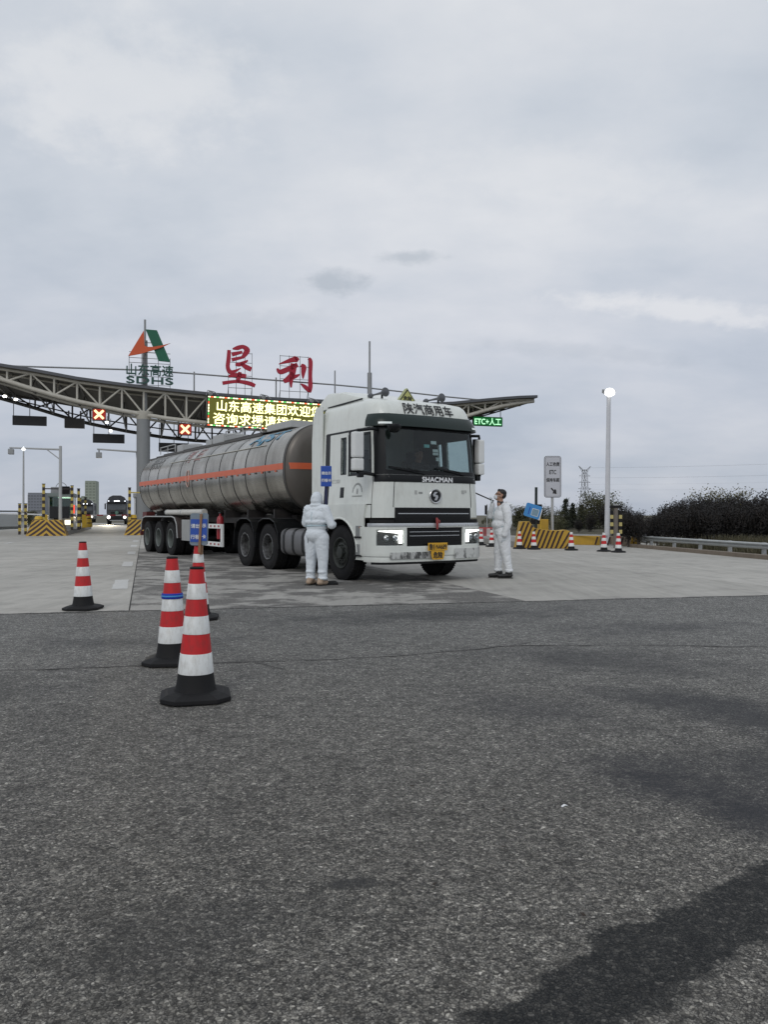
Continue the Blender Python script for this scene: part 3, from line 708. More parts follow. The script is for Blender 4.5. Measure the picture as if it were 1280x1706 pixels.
MB().bar((-.99,.98,3.455),(-1.02,2.45,3.425),.02,.03).build('deflector_seal', BLACK, tractor)
# interior: dashboard, steering wheel, seats, papers on the dash
MB().prism([(.18,1.25),(.18,1.94),(.40,2.03),(.62,1.99),(.70,1.60),(.62,1.25)], ((0,1,0),(0,0,1),(1,0,0)), (-1.1,0,0), 2.2).build('dashboard', paint('dashboard_grey', (.06,.062,.065), .7, dirt=.3), tractor, bevel=.03)
for x, y, w, z in ((-.70,.30,.30,.03),(-.05,.32,.22,.06),(.30,.30,.26,.03),(.78,.30,.35,.04)):
    MB().box((x,y,2.03+z/2), (w,.16,z), (0,0,.2*x)).build('dash_paper', paint('paper_grey', (.42,.43,.42), .8, dirt=.3), tractor, bevel=.008)
MB().box((.17,.27,2.10), (.13,.05,.20)).build('dash_box', BLACK, tractor, bevel=.01)
for x, z, w, h, c in ((.03,2.60,.13,.06,(.75,.8,.82)),(-.14,2.53,.13,.06,(.16,.42,.42)),(.06,2.45,.13,.05,(.6,.63,.63)),(.06,2.39,.13,.05,(.55,.58,.58)),(.11,2.29,.09,.07,(.5,.53,.53))):
    patch('windscreen_sticker', paint('sticker', c, .5, dirt=.1), x-w/2, x+w/2, z-h/2, z+h/2, -.014, .003)
mb = MB(); rr = .23; cc = Vector((.62,.74,2.02)); ax = Vector((0,.72,.70)); e1 = Vector((1,0,0)); e2 = ax.cross(e1).normalized()
mb.path([cc + e1*(rr*math.cos(a)) + e2*(rr*math.sin(a)) for a in frange(0, 2*math.pi, 28)], .018, 8)
for a in (.2, 2.9, 4.7): mb.bar(cc, cc + e1*(rr*math.cos(a)) + e2*(rr*math.sin(a)), .04, .02)
mb.tube(cc, cc - ax.normalized()*.5, .04)
mb.build('steering_wheel', BLACK, tractor, smooth=60)
for x in (-.62, .62):
    mb = MB().box((x,1.25,1.62), (.52,.52,.16)).box((x,1.56,2.00), (.50,.14,.72), (-.15,0,0)).box((x,1.63,2.45), (.28,.10,.20), (-.15,0,0))
    mb.build('seat', paint('seat_cloth', (.05,.05,.055), .9, dirt=.2), tractor, bevel=.03)

# wheels -------------------------------------------------------------
TR, TW = .52, .30
def tyre_mesh():
    p = [(.285,-.11),(.30,-.14),(.36,-.155),(.43,-.157),(.485,-.145),(.51,-.125)]
    t = []
    for x in (-.075, -.02, .035, .09): t += [(TR, x-.045), (TR, x-.008), (TR-.014, x-.006), (TR-.014, x+.004), (TR, x+.006)]
    p += [(TR,-.122)] + [q for q in t if -.12 < q[1] < .12] + [(TR,.122),(.51,.125),(.485,.145),(.43,.157),(.36,.155),(.30,.14),(.285,.11)]
    return MB().lathe(p, axis='X', n=56).mesh('tyre', RUBBER, smooth=30)
TYRE = tyre_mesh()
def tread_mesh():
    mb = MB()
    for k in range(56):
        a = 2*math.pi*(k+.5)/56
        for x in (-.112, .112): mb.box((x, math.cos(a)*(TR-.004), math.sin(a)*(TR-.004)), (.05, .03, .03), (a, 0, 0))
    return mb.mesh('tread_block', RUBBER)
TREAD = tread_mesh()
def rim_concave(mat):
    p = [(.287,.10),(.300,.155),(.287,.160),(.268,.150),(.256,.10),(.250,-.04)]
    mb = MB().lathe(p, axis='X', n=40)
    return mb.mesh('rim', mat, smooth=30)
DISC = MB().lathe([(.252,-.035),(.225,-.055),(.165,-.07),(.150,-.060),(.118,-.055),(.115,.03),(.10,.055),(0,.06)], axis='X', n=36).mesh('wheel_disc', RIMDARK, smooth=30)
def rim_convex(mat):
    p = [(.287,.10),(.300,.155),(.285,.158),(.262,.130),(.250,.09),(.215,.10),(.195,.125),(.175,.130),(.120,.130),(.115,.175),(.10,.185),(0,.19)]
    return MB().lathe(p, axis='X', n=40).mesh('rim', mat, smooth=30)
def nuts_mesh(x, rad, mat):
    mb = MB()
    for k in range(10):
        a = 2*math.pi*k/10; mb.lathe([(0,.04),(.014,.036),(.016,0)], (x, rad*math.cos(a), rad*math.sin(a)), 'X', 6)
    return mb.mesh('wheel_nut', mat)
def holes_mesh(x, rad, rr):
    mb = MB()
    for k in range(10):
        a = 2*math.pi*(k+.5)/10; mb.lathe([(0,.004),(rr,.003),(rr+.004,0)], (x, rad*math.cos(a), rad*math.sin(a)), 'X', 10)
    return mb.mesh('vent_hole', FLATBLK)
RIM_F, RIM_D, RIM_T = rim_convex(RIMDARK), rim_concave(ALU), rim_concave(paint('trailer_rim_grey', (.17,.19,.18), .5, metal=.4, dirt=.65, dirt_col=(.05,.05,.045), scale=6))
NUT_F, NUT_D = nuts_mesh(.125, .155, RIMDARK), nuts_mesh(-.065, .155, RIMDARK)
HOL_F, HOL_D = holes_mesh(.118, .205, .026), holes_mesh(-.058, .205, .026)
def wheel(parent, x, y, rim, nut, hol, tread=True, z=TR):
    s = 1 if x > 0 else -1
    w = link('wheel', TYRE, parent, (x, y, z), (random.uniform(0, 6), 0, 0 if s > 0 else math.pi))
    if tread: link('tread_block', TREAD, w)['kind'] = 'stuff'
    if rim is not None and hol is HOL_D: link('wheel_disc', DISC, w)
    for nm, me in (('rim', rim), ('wheel_nut', nut), ('vent_hole', hol)):
        if me: link(nm, me, w)
    return w
for s in (-1, 1): wheel(tractor, s*1.08, 1.4, RIM_F, NUT_F, HOL_F)
DRIVE = (4.84, 6.20)
for y in DRIVE:
    for s in (-1, 1):
        wheel(tractor, s*1.08, y, RIM_D, NUT_D, HOL_D); wheel(tractor, s*.74, y, None, None, None)
    MB().tube((-1, y, .52), (1, y, .52), .09, n=14).lathe([(0,-.2),(.2,-.1),(.22,.05),(.12,.2),(0,.22)], (0,y,.52), 'Y', 16).build('axle', CHASSIS, tractor)
MB().tube((-1, 1.4, .48), (1, 1.4, .48), .07, n=12).build('axle', CHASSIS, tractor)
# frame rails, cross members
for s in (-1, 1):
    MB().box((s*.42, 3.75, .88), (.09, 6.6, .28)).build('frame_rail', CHASSIS, tractor)
for y in (.9, 2.6, 3.4, 4.2, 5.5, 6.9): MB().box((0, y, .88), (.84, .12, .18)).build('cross_member', CHASSIS, tractor)
MB().box((0, .95, .95), (.75, 1.5, .7)).box((0,2.1,.75),(.5,1.6,.5)).build('engine_block', CHASSIS, tractor, bevel=.05)
# drive-axle mudguards: low arched guards with flat top, one over each wheel
for s in (-1, 1):
    for y in DRIVE:
        mb = MB(); pr = [(.66*-1,.50),(-.62,.85),(-.44,1.09),(-.2,1.165),(.2,1.165),(.44,1.09),(.62,.85),(.66,.50)]
        mb.grid(lambda i, k: Vector((s*(1.26-.62*k), y+pr[i][0], pr[i][1]*1.0)), list(range(len(pr))), [0, .04, 1])
        mb.build('mudguard', BLACK, tractor, solid=.014)
        mb = MB(); mb.path([(s*1.262, y+a, b) for a, b in pr], .018, 6); mb.build('mudguard_lip', BLACK, tractor)
    # ribbed fuel tank and straps, battery box
    mb = MB(); a0 = 2.92; prf = []
    for k in range(24):
        a = 2*math.pi*k/24; ca, sa = math.cos(a), math.sin(a); e = .55
        prf.append((.33*math.copysign(abs(ca)**e, ca), .30*math.copysign(abs(sa)**e, sa)))
    mb.grid(lambda i, y: Vector((s*.90+prf[i % 24][0], y, .66+prf[i % 24][1])), list(range(24)), [2.86, 2.92, 4.10, 4.15], closed=True)
    ft = mb.build('fuel_tank', paint('fuel_tank_grey', (.16,.16,.165), .45, metal=.35, dirt=.4), tractor, smooth=40)
    MB().box((s*.90, 2.865, .66), (.56,.02,.50)).box((s*.90, 4.145, .66), (.56,.02,.50)).build('tank_end', CHASSIS, ft)
    for y in (3.05, 3.52, 3.98):
        mb = MB(); mb.grid(lambda i, k: Vector((s*.90+prf[i % 24][0]*1.025, y-.045+.09*k, .66+prf[i % 24][1]*1.03)), list(range(24)), [0, 1], closed=True)
        mb.build('tank_strap', BLACK, ft, solid=.006)
MB().box((0, 2.95, 1.5), (1.5, .28, .9)).build('air_intake', CHASSIS, tractor, bevel=.03)
MB().lathe([(.0,0),(.46,.0),(.50,.04),(.3,.08),(0,.08)], (0, 5.5, 1.03), 'Z', 24).build('fifth_wheel', CHASSIS, tractor)
mb = MB()
for x, c in ((-.2, 0), (0, .1), (.2, .2)):
    mb.path([(x, 2.75, 1.9), (x+.05, 3.0, 1.45+c), (x, 3.35, 1.40+c), (x*.5, 3.7, 1.75)], .02, 6)
mb.build('air_hose', BLACK, tractor)

# ------------------------------------------------------------------ the trailer
trailer = thing('tank_trailer', 'long stainless steel tank trailer with orange reflective band, coupled behind the white cab', 'trailer', TROOT, TH)
T0, T1, TZ, TA, TB, TE = 3.9, 15.85, 2.29, 1.25, 1.06, 2.4
def tankP(y, phi, off=0.0, sc=1.0):
    """phi measured from the near side (0) up over the top (90 deg)"""
    c, s_ = math.cos(phi), math.sin(phi)
    x = -TA*sc*math.copysign(abs(c)**(2/TE), c); z = TB*sc*math.copysign(abs(s_)**(2/TE), s_)
    n = Vector((x/TA**2*abs(x/TA)**(TE-2), 0, z/TB**2*abs(z/TB)**(TE-2)))
    n = n.normalized() if n.length > 1e-6 else Vector((0,0,1))
    zc = TZ + .05*(y-10)/6*0
    return Vector((x, y, zc+z)) + n*off
def tankZ(y, z, off): return tankP(y, math.asin(min(1, abs(z/TB)**(TE/2)))*(1 if z >= 0 else -1), off)
PH = frange(0, 2*math.pi, 72)[:-1]
mb = MB(); mb.grid(lambda p, y: tankP(y, p), PH, frange(T0, T1, 24), closed=True)
shellT = mb.build('tank_shell', STEEL, trailer, smooth=40)
mb = MB(); prof = [(1.0,0),(.985,-.05),(.93,-.11),(.80,-.17),(.55,-.225),(.25,-.25),(.001,-.255)]
mb.grid(lambda p, i: tankP(T0, p, 0, prof[i][0]) + Vector((0, prof[i][1], 0)), PH, list(range(7)), closed=True)
mb.build('front_head', STEELDK, trailer, smooth=60)
mb = MB(); mb.grid(lambda p, i: tankP(T1, p, 0, prof[i][0]) + Vector((0, -prof[i][1]*1.6, 0)), PH, list(range(7)), closed=True)
mb.build('rear_head', STEEL, trailer, smooth=60)
# weld seams / straps at the spacing seen on the shell
for y in (3.93, 4.95, 6.15, 7.0, 7.95, 9.05, 10.2, 11.3, 12.45, 13.65, 14.75, 15.8):
    mb = MB(); w = .022 if y not in (3.93,) else .05
    mb.grid(lambda p, k: tankP(y + (k-.5)*2*w, p, .006), PH, [0, 1], closed=True); mb.build('shell_seam', SEAM, shellT)
# orange band along the near and far side, and across the front head
for off in (0, math.pi):
    mb = MB(); a0, a1 = R(-1.5), R(9.0)
    def bandP(y, k, off=off): 
        z = -.03 + .14*k; ph = math.asin(min(1, abs(z/TB)**(TE/2)))*(1 if z >= 0 else -1)
        return tankP(y, ph if off == 0 else math.pi-ph, .008)
    mb.grid(bandP, frange(T0+.06, T1-.02, 40), [0, .2, .4, .7, 1]); mb.build('orange_band', STRIPE, shellT, smooth=60)
    # little red-white reflector marks hanging under the band
    for i in range(30):
        y = T0 + .45 + i*.385
        z = -.055; ph = -math.asin(abs(z/TB)**(TE/2)); ph = ph if off == 0 else math.pi-ph
        q = tankP(y, ph, .012)
        MB().box(q, (.012, .09, .035)).build('reflector_mark', SEAM if i % 2 else STRIPE, shellT)
_hp = sorted((a_, b_) for a_, b_ in prof)
mb = MB(); mb.grid(lambda x, k: Vector((x, T0 + lerp_tab(_hp, abs(x)/TA + .012) - .014, TZ-.03+.14*k)), frange(-1.22, 1.22, 36), [0, .5, 1])
mb.build('orange_band', STRIPE, trailer)
# thin bright strip above the band, modelled in place of a light reflection
mb = MB(); mb.path([tankP(y, R(30), .012) for y in frange(5.2, 12.6, 24)], .012, 6); mb.build('glint_strip', paint('glint_metal', (.62,.60,.52), .3, metal=.6), shellT, smooth=60)
# white oval and faded lettering on the shell
mb = MB(); yc = 10.55
mb.path([tankZ(yc + .13*math.cos(a), .02 + .24*math.sin(a), .012) for a in frange(0, 2*math.pi, 30)], .012, 5); mb.build('oval_mark', paint('oval_pale_pink', (.62,.42,.36), .5), shellT)
def tank_text(y0, ph0):
    def f(x, y, z):
        return tankP(y0 - x, ph0 + y/1.18, .009+z)
    return f
FB = paint('faded_blue_lettering', (.07,.25,.38), .5, metal=.2, dirt=.5, dirt_col=(.28,.32,.33), scale=3, sharp=(.45,.7)); FR = paint('faded_red_lettering', (.36,.15,.14), .5, metal=.3, dirt=.7, dirt_col=(.33,.27,.25), scale=3, sharp=(.4,.6)); FWt = paint('faded_dark_lettering', (.13,.13,.13), .5, dirt=.6, dirt_col=(.34,.34,.33), scale=3)
text('tank_lettering', 'AJST', FB, shellT, tank_text(5.45, R(44)), size=.55, width=1.9, bold=.02)
text('tank_lettering', '青田', FR, shellT, tank_text(10.5, R(38)), size=.62, spacing=1.7)
text('tank_lettering', '5555', FWt, shellT, tank_text(14.4, R(44)), size=.46, width=1.3)
text('tank_lettering', '5555', FWt, shellT, tank_text(14.4, R(30)), size=.40, width=1.2)
# vertical drip ribs low on the shell
for y in (5.6, 6.3, 8.2, 11.2, 12.3, 13.4, 14.3):
    mb = MB(); mb.path([tankP(y, R(a), .01) for a in (-38, -46, -54)], .014, 5); mb.build('drip_rib', STEEL, shellT)
# top: manholes, walkway, rails
mb = MB().box((-.25, 10.4, TZ+TB+.02), (.5, 10.2, .03)); mb.build('catwalk', DKSTEEL, trailer)
for y, h, l in ((5.8,.17,1.4),(10.0,.24,.9),(10.8,.16,.5),(13.6,.22,.6)):
    MB().box((-.15, y, TZ+TB+.0+h/2), (.75, l, h)).build('manhole_box', LGREY, trailer, bevel=.02)
for y, h in ((5.8,.17),(10.0,.24),(13.6,.22)):
    MB().lathe([(0,.07),(.22,.06),(.26,.03),(.26,0)], (.0, y, TZ+TB+h), 'Z', 20).build('manhole_lid', LGREY, trailer, smooth=40)
for y0, y1 in ((6.8, 9.3), (14.0, 15.7)):
    mb = MB(); z0 = TZ+TB+.03; x = -.55
    mb.path([(x,y0,z0),(x,y0,z0+.24),(x,y1,z0+.24),(x,y1,z0)], .018, 6)
    mb.tube((x,(y0+y1)/2,z0),(x,(y0+y1)/2,z0+.24),.014); mb.tube((x,y0,z0+.12),(x,y1,z0+.12),.011)
    mb.build('guard_rail', LGREY, trailer)
MB().bar((-.62,6.6,TZ+TB-.06),(-.62,15.9,TZ+TB-.06),.05,.05).build('spill_rail', DKSTEEL, trailer)
MB().box((-.3,16.1,TZ+TB-.12),(.9,.9,.05)).build('rear_platform', DKSTEEL, trailer)
# chassis, fenders, wheels
AX = (12.25, 13.56, 14.87)
for s in (-1, 1):
    MB().box((s*.5, 10.3, 1.14), (.12, 11.2, .22)).build('frame_rail', CHASSIS, trailer)
    for y in AX:
        wheel(trailer, s*1.09, y, RIM_T, NUT_D, HOL_D); wheel(trailer, s*.75, y, None, None, None, False)
    mb = MB(); pr = [(11.52,.55),(11.62,.98),(11.82,1.16),(12.1,1.20),(15.1,1.20),(15.4,1.15),(15.58,.95),(15.62,.75)]
    mb.grid(lambda i, k: Vector((s*(1.25-.64*k), pr[i][0], pr[i][1])), list(range(len(pr))), [0, .06, 1]); mb.build('mudguard', paint('mudguard_brown', (.06,.045,.042), .55, dirt=.5), trailer, solid=.016)
    MB().path([(s*1.252, a, b) for a, b in pr], .02, 6).build('mudguard_lip', LGREY, trailer)
for y in AX: MB().tube((-1,y,.52),(1,y,.52),.075,n=12).build('axle', CHASSIS, trailer)
for y in (5.0, 6.6, 8.2, 9.8, 11.4, 13.0, 14.6): MB().box((0,y,1.12),(1.0,.1,.2)).box((-.75,y,1.28),(.5,.06,.2)).box((.75,y,1.28),(.5,.06,.2)).build('cross_member', CHASSIS, trailer)
MB().tube((-1.12, 9.45, 1.33), (-1.12, 13.0, 1.33), .085, n=16).build('hose_tube', paint('hose_tube_white', (.58,.57,.53), .5, dirt=.4), trailer, smooth=40)
for y in (9.5, 11.4, 12.95): MB().tube((-1.12,y-.03,1.33),(-1.12,y+.03,1.33),.095,n=16).build('tube_collar', LGREY, trailer)
MB().box((-1.05, 10.75, .80), (.40, .75, .62)).build('tool_box', CASE, trailer, bevel=.015)
mb = MB(); f0, f1, z0, z1 = 7.8, 9.15, .47, .95; xx = -1.22   # side guard frame
for a, b in (((f0,z0),(f1,z0)),((f0,z1),(f1,z1)),((f0,z0-.06),(f0,z1+.06)),((f1,z0-.06),(f1,z1+.06))): mb.bar((xx,a[0],a[1]),(xx,b[0],b[1]),.05,.12)
sg = mb.build('side_guard', WHITE2, trailer)
for y in (8.0, 8.3, 8.6, 8.9):
    for z in (z0, z1): MB().box((xx-.028, y, z), (.008,.10,.05)).build('reflector_mark', EXTRED, sg)
ext = MB().lathe([(0,0),(.085,0),(.095,.04),(.095,.52),(.07,.60),(.03,.63),(.03,.68),(0,.69)], (-1.05, 8.4, .60), 'Z', 18).build('fire_extinguisher', EXTRED, trailer, smooth=40)
MB().box((-1.05,8.4,1.31),(.05,.16,.04)).build('extinguisher_lever', BLACK, ext)
for s in (-1, 1):
    MB().box((s*.62, 7.35, .72), (.14,.14,.80)).box((s*.62,7.35,.34),(.28,.28,.04)).build('landing_leg', CHASSIS, trailer)
    MB().box((s*.8, 16.05, .80), (.5,.12,.14)).build('tail_lamp', EXTRED, trailer)
MB().box((0,16.1,.62),(2.3,.12,.14)).box((-.6,15.98,.9),(.1,.2,.6)).box((.6,15.98,.9),(.1,.2,.6)).build('rear_bumper', CHASRED, trailer)
mb = MB().path([(-.9,15.6,1.15),(-1.0,16.0,1.3),(-.7,16.3,1.35),(.3,16.3,1.3)], .07, 10); mb.build('discharge_hose', CHASSIS, trailer, smooth=60)
MB().box((-.95,15.75,1.22),(.3,.5,.28)).build('valve_box', CHASRED, trailer, bevel=.02)
# ------------------------------------------------------------------ toll canopy
CB = 42.5
can = thing('toll_canopy', 'long upswept toll plaza canopy on steel trusses with cream front members', 'canopy', LN(.1, CB), LANE)
TOP = [(-12.5,11.1),(-8.6,10.6),(-6.7,10.39),(-4,9.99),(-1.25,9.74),(1.44,9.55),(4,9.4),(9,9.25),(15,9.25),(18.5,9.3),(21.7,9.5),(24.1,9.83),(26.9,10.18),(28.7,10.34)]
BOT = [(-12.5,10.85),(-8.6,9.83),(-5.9,9.03),(-4,8.59),(-1.25,8.1),(1.44,7.72),(4,7.5),(9,7.35),(15,7.4),(19,7.7),(22.8,8.55),(24.3,9.04),(26,9.55),(28.6,10.07)]
CT = lambda d: lerp_tab(TOP, d) - .13
CBt = lambda d: lerp_tab(BOT, d)
panels = [.03 + 1.375*i for i in range(-9, 22)]
for y, mat, k in ((0.0, CREAM, 1.0), (2.2, CREAM, .7), (13.0, DKSTEEL, 1.0)):
    lift = 0 if y < 5 else 0.0
    MB().path([(d, y, CT(d)+lift) for d in panels], .11*k, 10).build('top_chord', mat, can, smooth=50)
    MB().path([(d, y, CBt(d)+lift) for d in panels], .14*k, 12).build('bottom_chord', mat, can, smooth=50)
    if k < 1: 
        for i, d in enumerate(panels):
            if i % 2: MB().tube((d,y,CBt(d)), (d,y,CT(d)), .04, n=8).build('vertical', mat, can, smooth=50)
        continue
    for i, d in enumerate(panels):
        if CT(d) - CBt(d) > .2: MB().tube((d,y,CBt(d)), (d,y,CT(d)+.06), .07, n=8).build('vertical', mat, can, smooth=50)
    for i in range(len(panels)-1):
        a, b = panels[i], panels[i+1]
        if min(CT(a)-CBt(a), CT(b)-CBt(b)) < .15: continue
        # diagonals fan out from the bottom of every other panel point
        p, q = ((a, y, CBt(a)), (b, y, CT(b))) if i % 2 else ((a, y, CT(a)), (b, y, CBt(b)))
        MB().tube(p, q, .062, n=8).build('diagonal', mat, can, smooth=50)
    if y > 5: 
        MB().path([(d, y, CBt(d)*.6+CT(d)*.4) for d in panels], .05, 8).build('middle_chord', mat, can, smooth=50)
for i, d in enumerate(panels):
    z0, z1 = CBt(d), CT(d)
    MB().tube((d,0,z1),(d,13,z1),.05,n=8).build('purlin', DKSTEEL, can)
    if i % 2 == 0:
        MB().tube((d,0,z0),(d,13,z0),.06,n=8).build('cross_tie', DKSTEEL, can)
        mb = MB()
        for j in range(6):
            y0, y1 = 13*j/6, 13*(j+1)/6; a, b = (z0, z1) if j % 2 == 0 else (z1, z0)
            mb.tube((d,y0,a),(d,y1,b),.035,n=6)
        mb.build('web_brace', DKSTEEL, can)
DECK = paint('roof_deck_brown', (.085,.078,.066), .75, dirt=.5, dirt_col=(.05,.045,.038), scale=.8)
mb = MB(); ex = [-12.8] + panels + [29.0]
mb.grid(lambda d, y: Vector((d, y, lerp_tab(TOP, d)-.02)), ex, [-.45, 3, 6.5, 10, 13.6]); mb.build('roof_deck', DECK, can, solid=.05)
mb = MB(); mb.grid(lambda d, k: Vector((d, -.47, lerp_tab(TOP, d)-.06+.19*k)), ex, [0, 1]); mb.build('fascia', paint('fascia_blue_grey', (.09,.095,.105), .5, dirt=.3), can, solid=.03)
mb = MB(); mb.grid(lambda d, k: Vector((d, 13.62, lerp_tab(TOP, d)-.06+.17*k)), ex, [0, 1]); mb.build('fascia', DKSTEEL, can, solid=.03)
COLM = paint('column_grey', (.235,.245,.25), .55, dirt=.3, dirt_col=(.14,.14,.135), scale=.9)
for d in (0.0, 15.65):
    for y in (.35, 13.3):
        col = MB().tube((d,y,0),(d,y,lerp_tab(BOT,d)+.05),.435,n=28).build('column', COLM, can, smooth=50)
        MB().tube((d,y,3.9),(d,y,3.93),.44,n=28).build('weld_ring', GREY, col)
        MB().lathe([(.42,0),(.62,.5),(.62,.55),(0,.55)], (d,y,lerp_tab(BOT,d)-.35), 'Z', 24).build('column_head', CREAM if y < 5 else DKSTEEL, col, smooth=40)
    h = 11.6 if d else 12.9
    MB().tube((d+.1,.35,8.0),(d+.1,.35,h),.17,n=14).tube((d+.1,.35,h),(d+.1,.35,14.3 if d == 0 else 13.9),.07,n=10).build('mast', GREY, can, smooth=50)
MB().path([(-12.4,.35,10.75),(-8.6,.35,10.72),(0,.35,10.92),(3.5,.35,10.85),(8,.35,10.72),(13.1,.35,10.6),(15.65,.35,10.5),(21.9,.35,10.13),(25.5,.35,9.98)], .055, 8).build('tie_cable', GREY, can, smooth=60)
for d, z in ((13.15,11.62),(8.9,10.9),(3.3,11.0)): MB().tube((d,.35,9.2),(d,.35,z),.05).build('mast', GREY, can)

def CN(d, y, z): return LN(.1 + d, CB + y, z)
# lamps under the canopy
LAMPW = glow('canopy_lamp_white', (1.0, .97, .88), 6.0)
lampspots = [(-8.46,5,9.27,'second from its raised end'),(-2.48,5,7.90,'by the first column, upper one'),(-2.3,6.2,7.42,'by the first column, lower one'),(-9.3,6,9.6,'at its raised end'),(8.9,7,7.15,'behind the message board')]
for d, y, z, w in lampspots:
    t0 = thing('canopy_lamp', 'small lit white floodlight hung under the canopy, '+w, 'lamp', CN(d,y,z), LANE, 'floodlights under the canopy')
    MB().lathe([(0,-.10),(.11,-.09),(.14,-.02),(.10,.05),(0,.06)], (0,0,0), 'Z', 14).build('bulb', LAMPW, t0, smooth=50)
    MB().tube((0,0,.03),(0,0,max(.2, lerp_tab(BOT,d)-z)),.02).build('stem', DKSTEEL, t0)
# unlit lane message boards
for (d0, d1, y, z0, z1), w in zip(((-8.35,-6.25,3,7.26,7.9),(-3.32,-1.25,3,6.22,6.84),(1.03,3.1,3,5.72,6.34)), ('under the raised end of the canopy', 'beside the first round column', 'above the tank trailer, behind the round column')):
    t0 = thing('lane_board', 'unlit black lane message board hanging '+w, 'sign board', CN((d0+d1)/2,y,z0), LANE, 'lane message boards under the canopy')
    MB().box((0,0,(z1-z0)/2),(d1-d0,.2,z1-z0)).build('panel', LEDDARK, t0, bevel=.02)
    MB().box((0,-.104,(z1-z0)/2),(d1-d0-.1,.006,z1-z0-.1)).build('screen', INK, t0)
    for x in (-(d1-d0)/2+.06, 0, (d1-d0)/2-.06) if d0 > 0 else (-(d1-d0)/2+.06, 0):
        MB().tube((x,0,z1-z0),(x,0,lerp_tab(BOT,(d0+d1)/2)-z0),.025).build('hanger', DKSTEEL, t0)
t0 = thing('speaker_box', 'plain dark box hanging under the canopy between two lane boards', 'box', CN(-4.73,6,7.49), LANE)
MB().box((0,0,.35),(1.33,.5,.69)).build('housing', DKSTEEL, t0, bevel=.02)
for x in (-.4,.4): MB().bar((x,0,.69),(x,0,1.25),.1).build('hanger', DKSTEEL, t0)
# green lane board
t0 = thing('lane_board', 'lit green board reading ETC plus manual lane at the right wing of the canopy', 'sign board', CN(26.38,3,8.37), LANE)
t0['label'] = 'lit green message board with white characters hanging from the thin canopy wing'
MB().box((0,0,.375),(2.58,.2,.75)).build('panel', paint('green_board_case', (.01,.05,.02), .5), t0, bevel=.02)
MB().box((0,-.104,.375),(2.5,.008,.67)).build('screen', glow('led_green_field', (.0,.16,.03), .55, (.01,.1,.02)), t0)
text('board_lettering', 'ETC+人工', glow('led_mint_white', (.5,1.0,.6), 1.2), t0, plane_fn((0,-.112,.375),(1,0,0),(0,0,1)), size=.62, bold=.012, width=2.3)
MB().tube((1.15,0,.75),(1.15,0,1.55),.03).build('hanger', DKSTEEL, t0); MB().tube((-1.15,0,.75),(-1.15,0,1.0),.03).build('hanger', DKSTEEL, t0)
# red cross lane signals
REDF = glow('signal_red_face', (1.0,.06,.03), .28, (.16,.01,.01)); XW = glow('signal_cross_warm', (1.0,.70,.36), 1.8)
for d, y, z, w in ((-2.81,1,7.5,'below the cream truss near the logo sign'),(2.74,1,6.7,'beside the yellow message board'),(-9.35,1,9.05,'under the raised end of the canopy')):
    t0 = thing('lane_signal', 'square red lane signal showing a lit cross, '+w, 'signal', CN(d,y,z), LANE, 'red cross lane signals')
    MB().box((0,0,.42),(.86,.16,.84)).build('case', DKSTEEL, t0, bevel=.02)
    MB().prism([(-.32,-.36),(.32,-.36),(.40,-.25),(.40,.25),(.32,.36),(-.32,.36),(-.40,.25),(-.40,-.25)], ((1,0,0),(0,0,1),(0,-1,0)), (0,-.08,.42), .01).build('face', REDF, t0)
    for r in (R(45), R(-45)): MB().box((0,-.10-.004*(r > 0),.42),(.78,.012,.15),(0,r,0)).build('cross_arm', XW, t0)
    for x in (-.25,.25): MB().tube((x,0,.84),(x,0,lerp_tab(BOT,d)-z),.025).build('hanger', DKSTEEL, t0)

# big message board -------------------------------------------------
LEDY = glow('led_yellow', (1.0,.95,.42), 2.2); LEDR = glow('led_red', (1,.12,.04), 1.1); LEDG = glow('led_green', (.1,.75,.15), .9); LEDO = glow('led_pale', (.95,.95,.55), 1.9)
bd = thing('message_board', 'wide yellow lit message board in two rows of characters with blinking bulb border', 'message board', CN(8.25,-.75,7.05), LANE)
bd.rotation_euler = (0, R(1.6), LANE)
W2, HB = 4.22, 2.09
MB().box((0,0,HB/2),(2*W2,.35,HB)).build('cabinet', paint('board_cabinet_green', (.012,.02,.012), .5), bd, bevel=.03)
MB().box((0,-.178,HB/2),(2*W2-.3,.01,HB-.3)).build('screen', glow('led_olive_field', (.42,.40,.02), .20, (.05,.05,.008)), bd)
fn = plane_fn((0,-.188,HB/2+.40),(1,0,0),(0,0,1))
text('board_lettering', '山东高速集团欢迎您', LEDY, bd, plane_fn((0,-.19,1.45),(1,0,0),(0,0,1)), size=.80, bold=.011, width=7.15)
text('board_lettering', '咨询求援请拨打0531', LEDY, bd, plane_fn((-.05,-.19,.58),(1,0,0),(0,0,1)), size=.80, bold=.011, width=7.5)
bulb = {}
for nm, mt in (('r', LEDR), ('g', LEDG), ('o', LEDO)):
    bulb[nm] = MB().box((0,0,0),(.15,.03,.075)).mesh('border_bulb', mt, bevel=.012)
i = 0
def put(x, z, vert):
    global i
    link('border_bulb', bulb['orogo'[i % 5]], bd, (x,-.187,z), (0, math.pi/2 if vert else 0, 0)); i += 1
n = 46
for k in range(n): put(-W2+.13+(2*W2-.26)*k/(n-1), HB-.10, 0)
for k in range(n): put(-W2+.13+(2*W2-.26)*k/(n-1), .10, 0)
for k in range(1, 10):
    for x in (-W2+.10, W2-.10): put(x, .10+(HB-.2)*k/10, 1)
for x in (-3.5,-1.2,1.2,3.5): MB().bar((x,.15,HB*.8),(x,.75,HB*.8),.08).bar((x,.15,.4),(x,.75,.4),.08).build('bracket', DKSTEEL, bd)
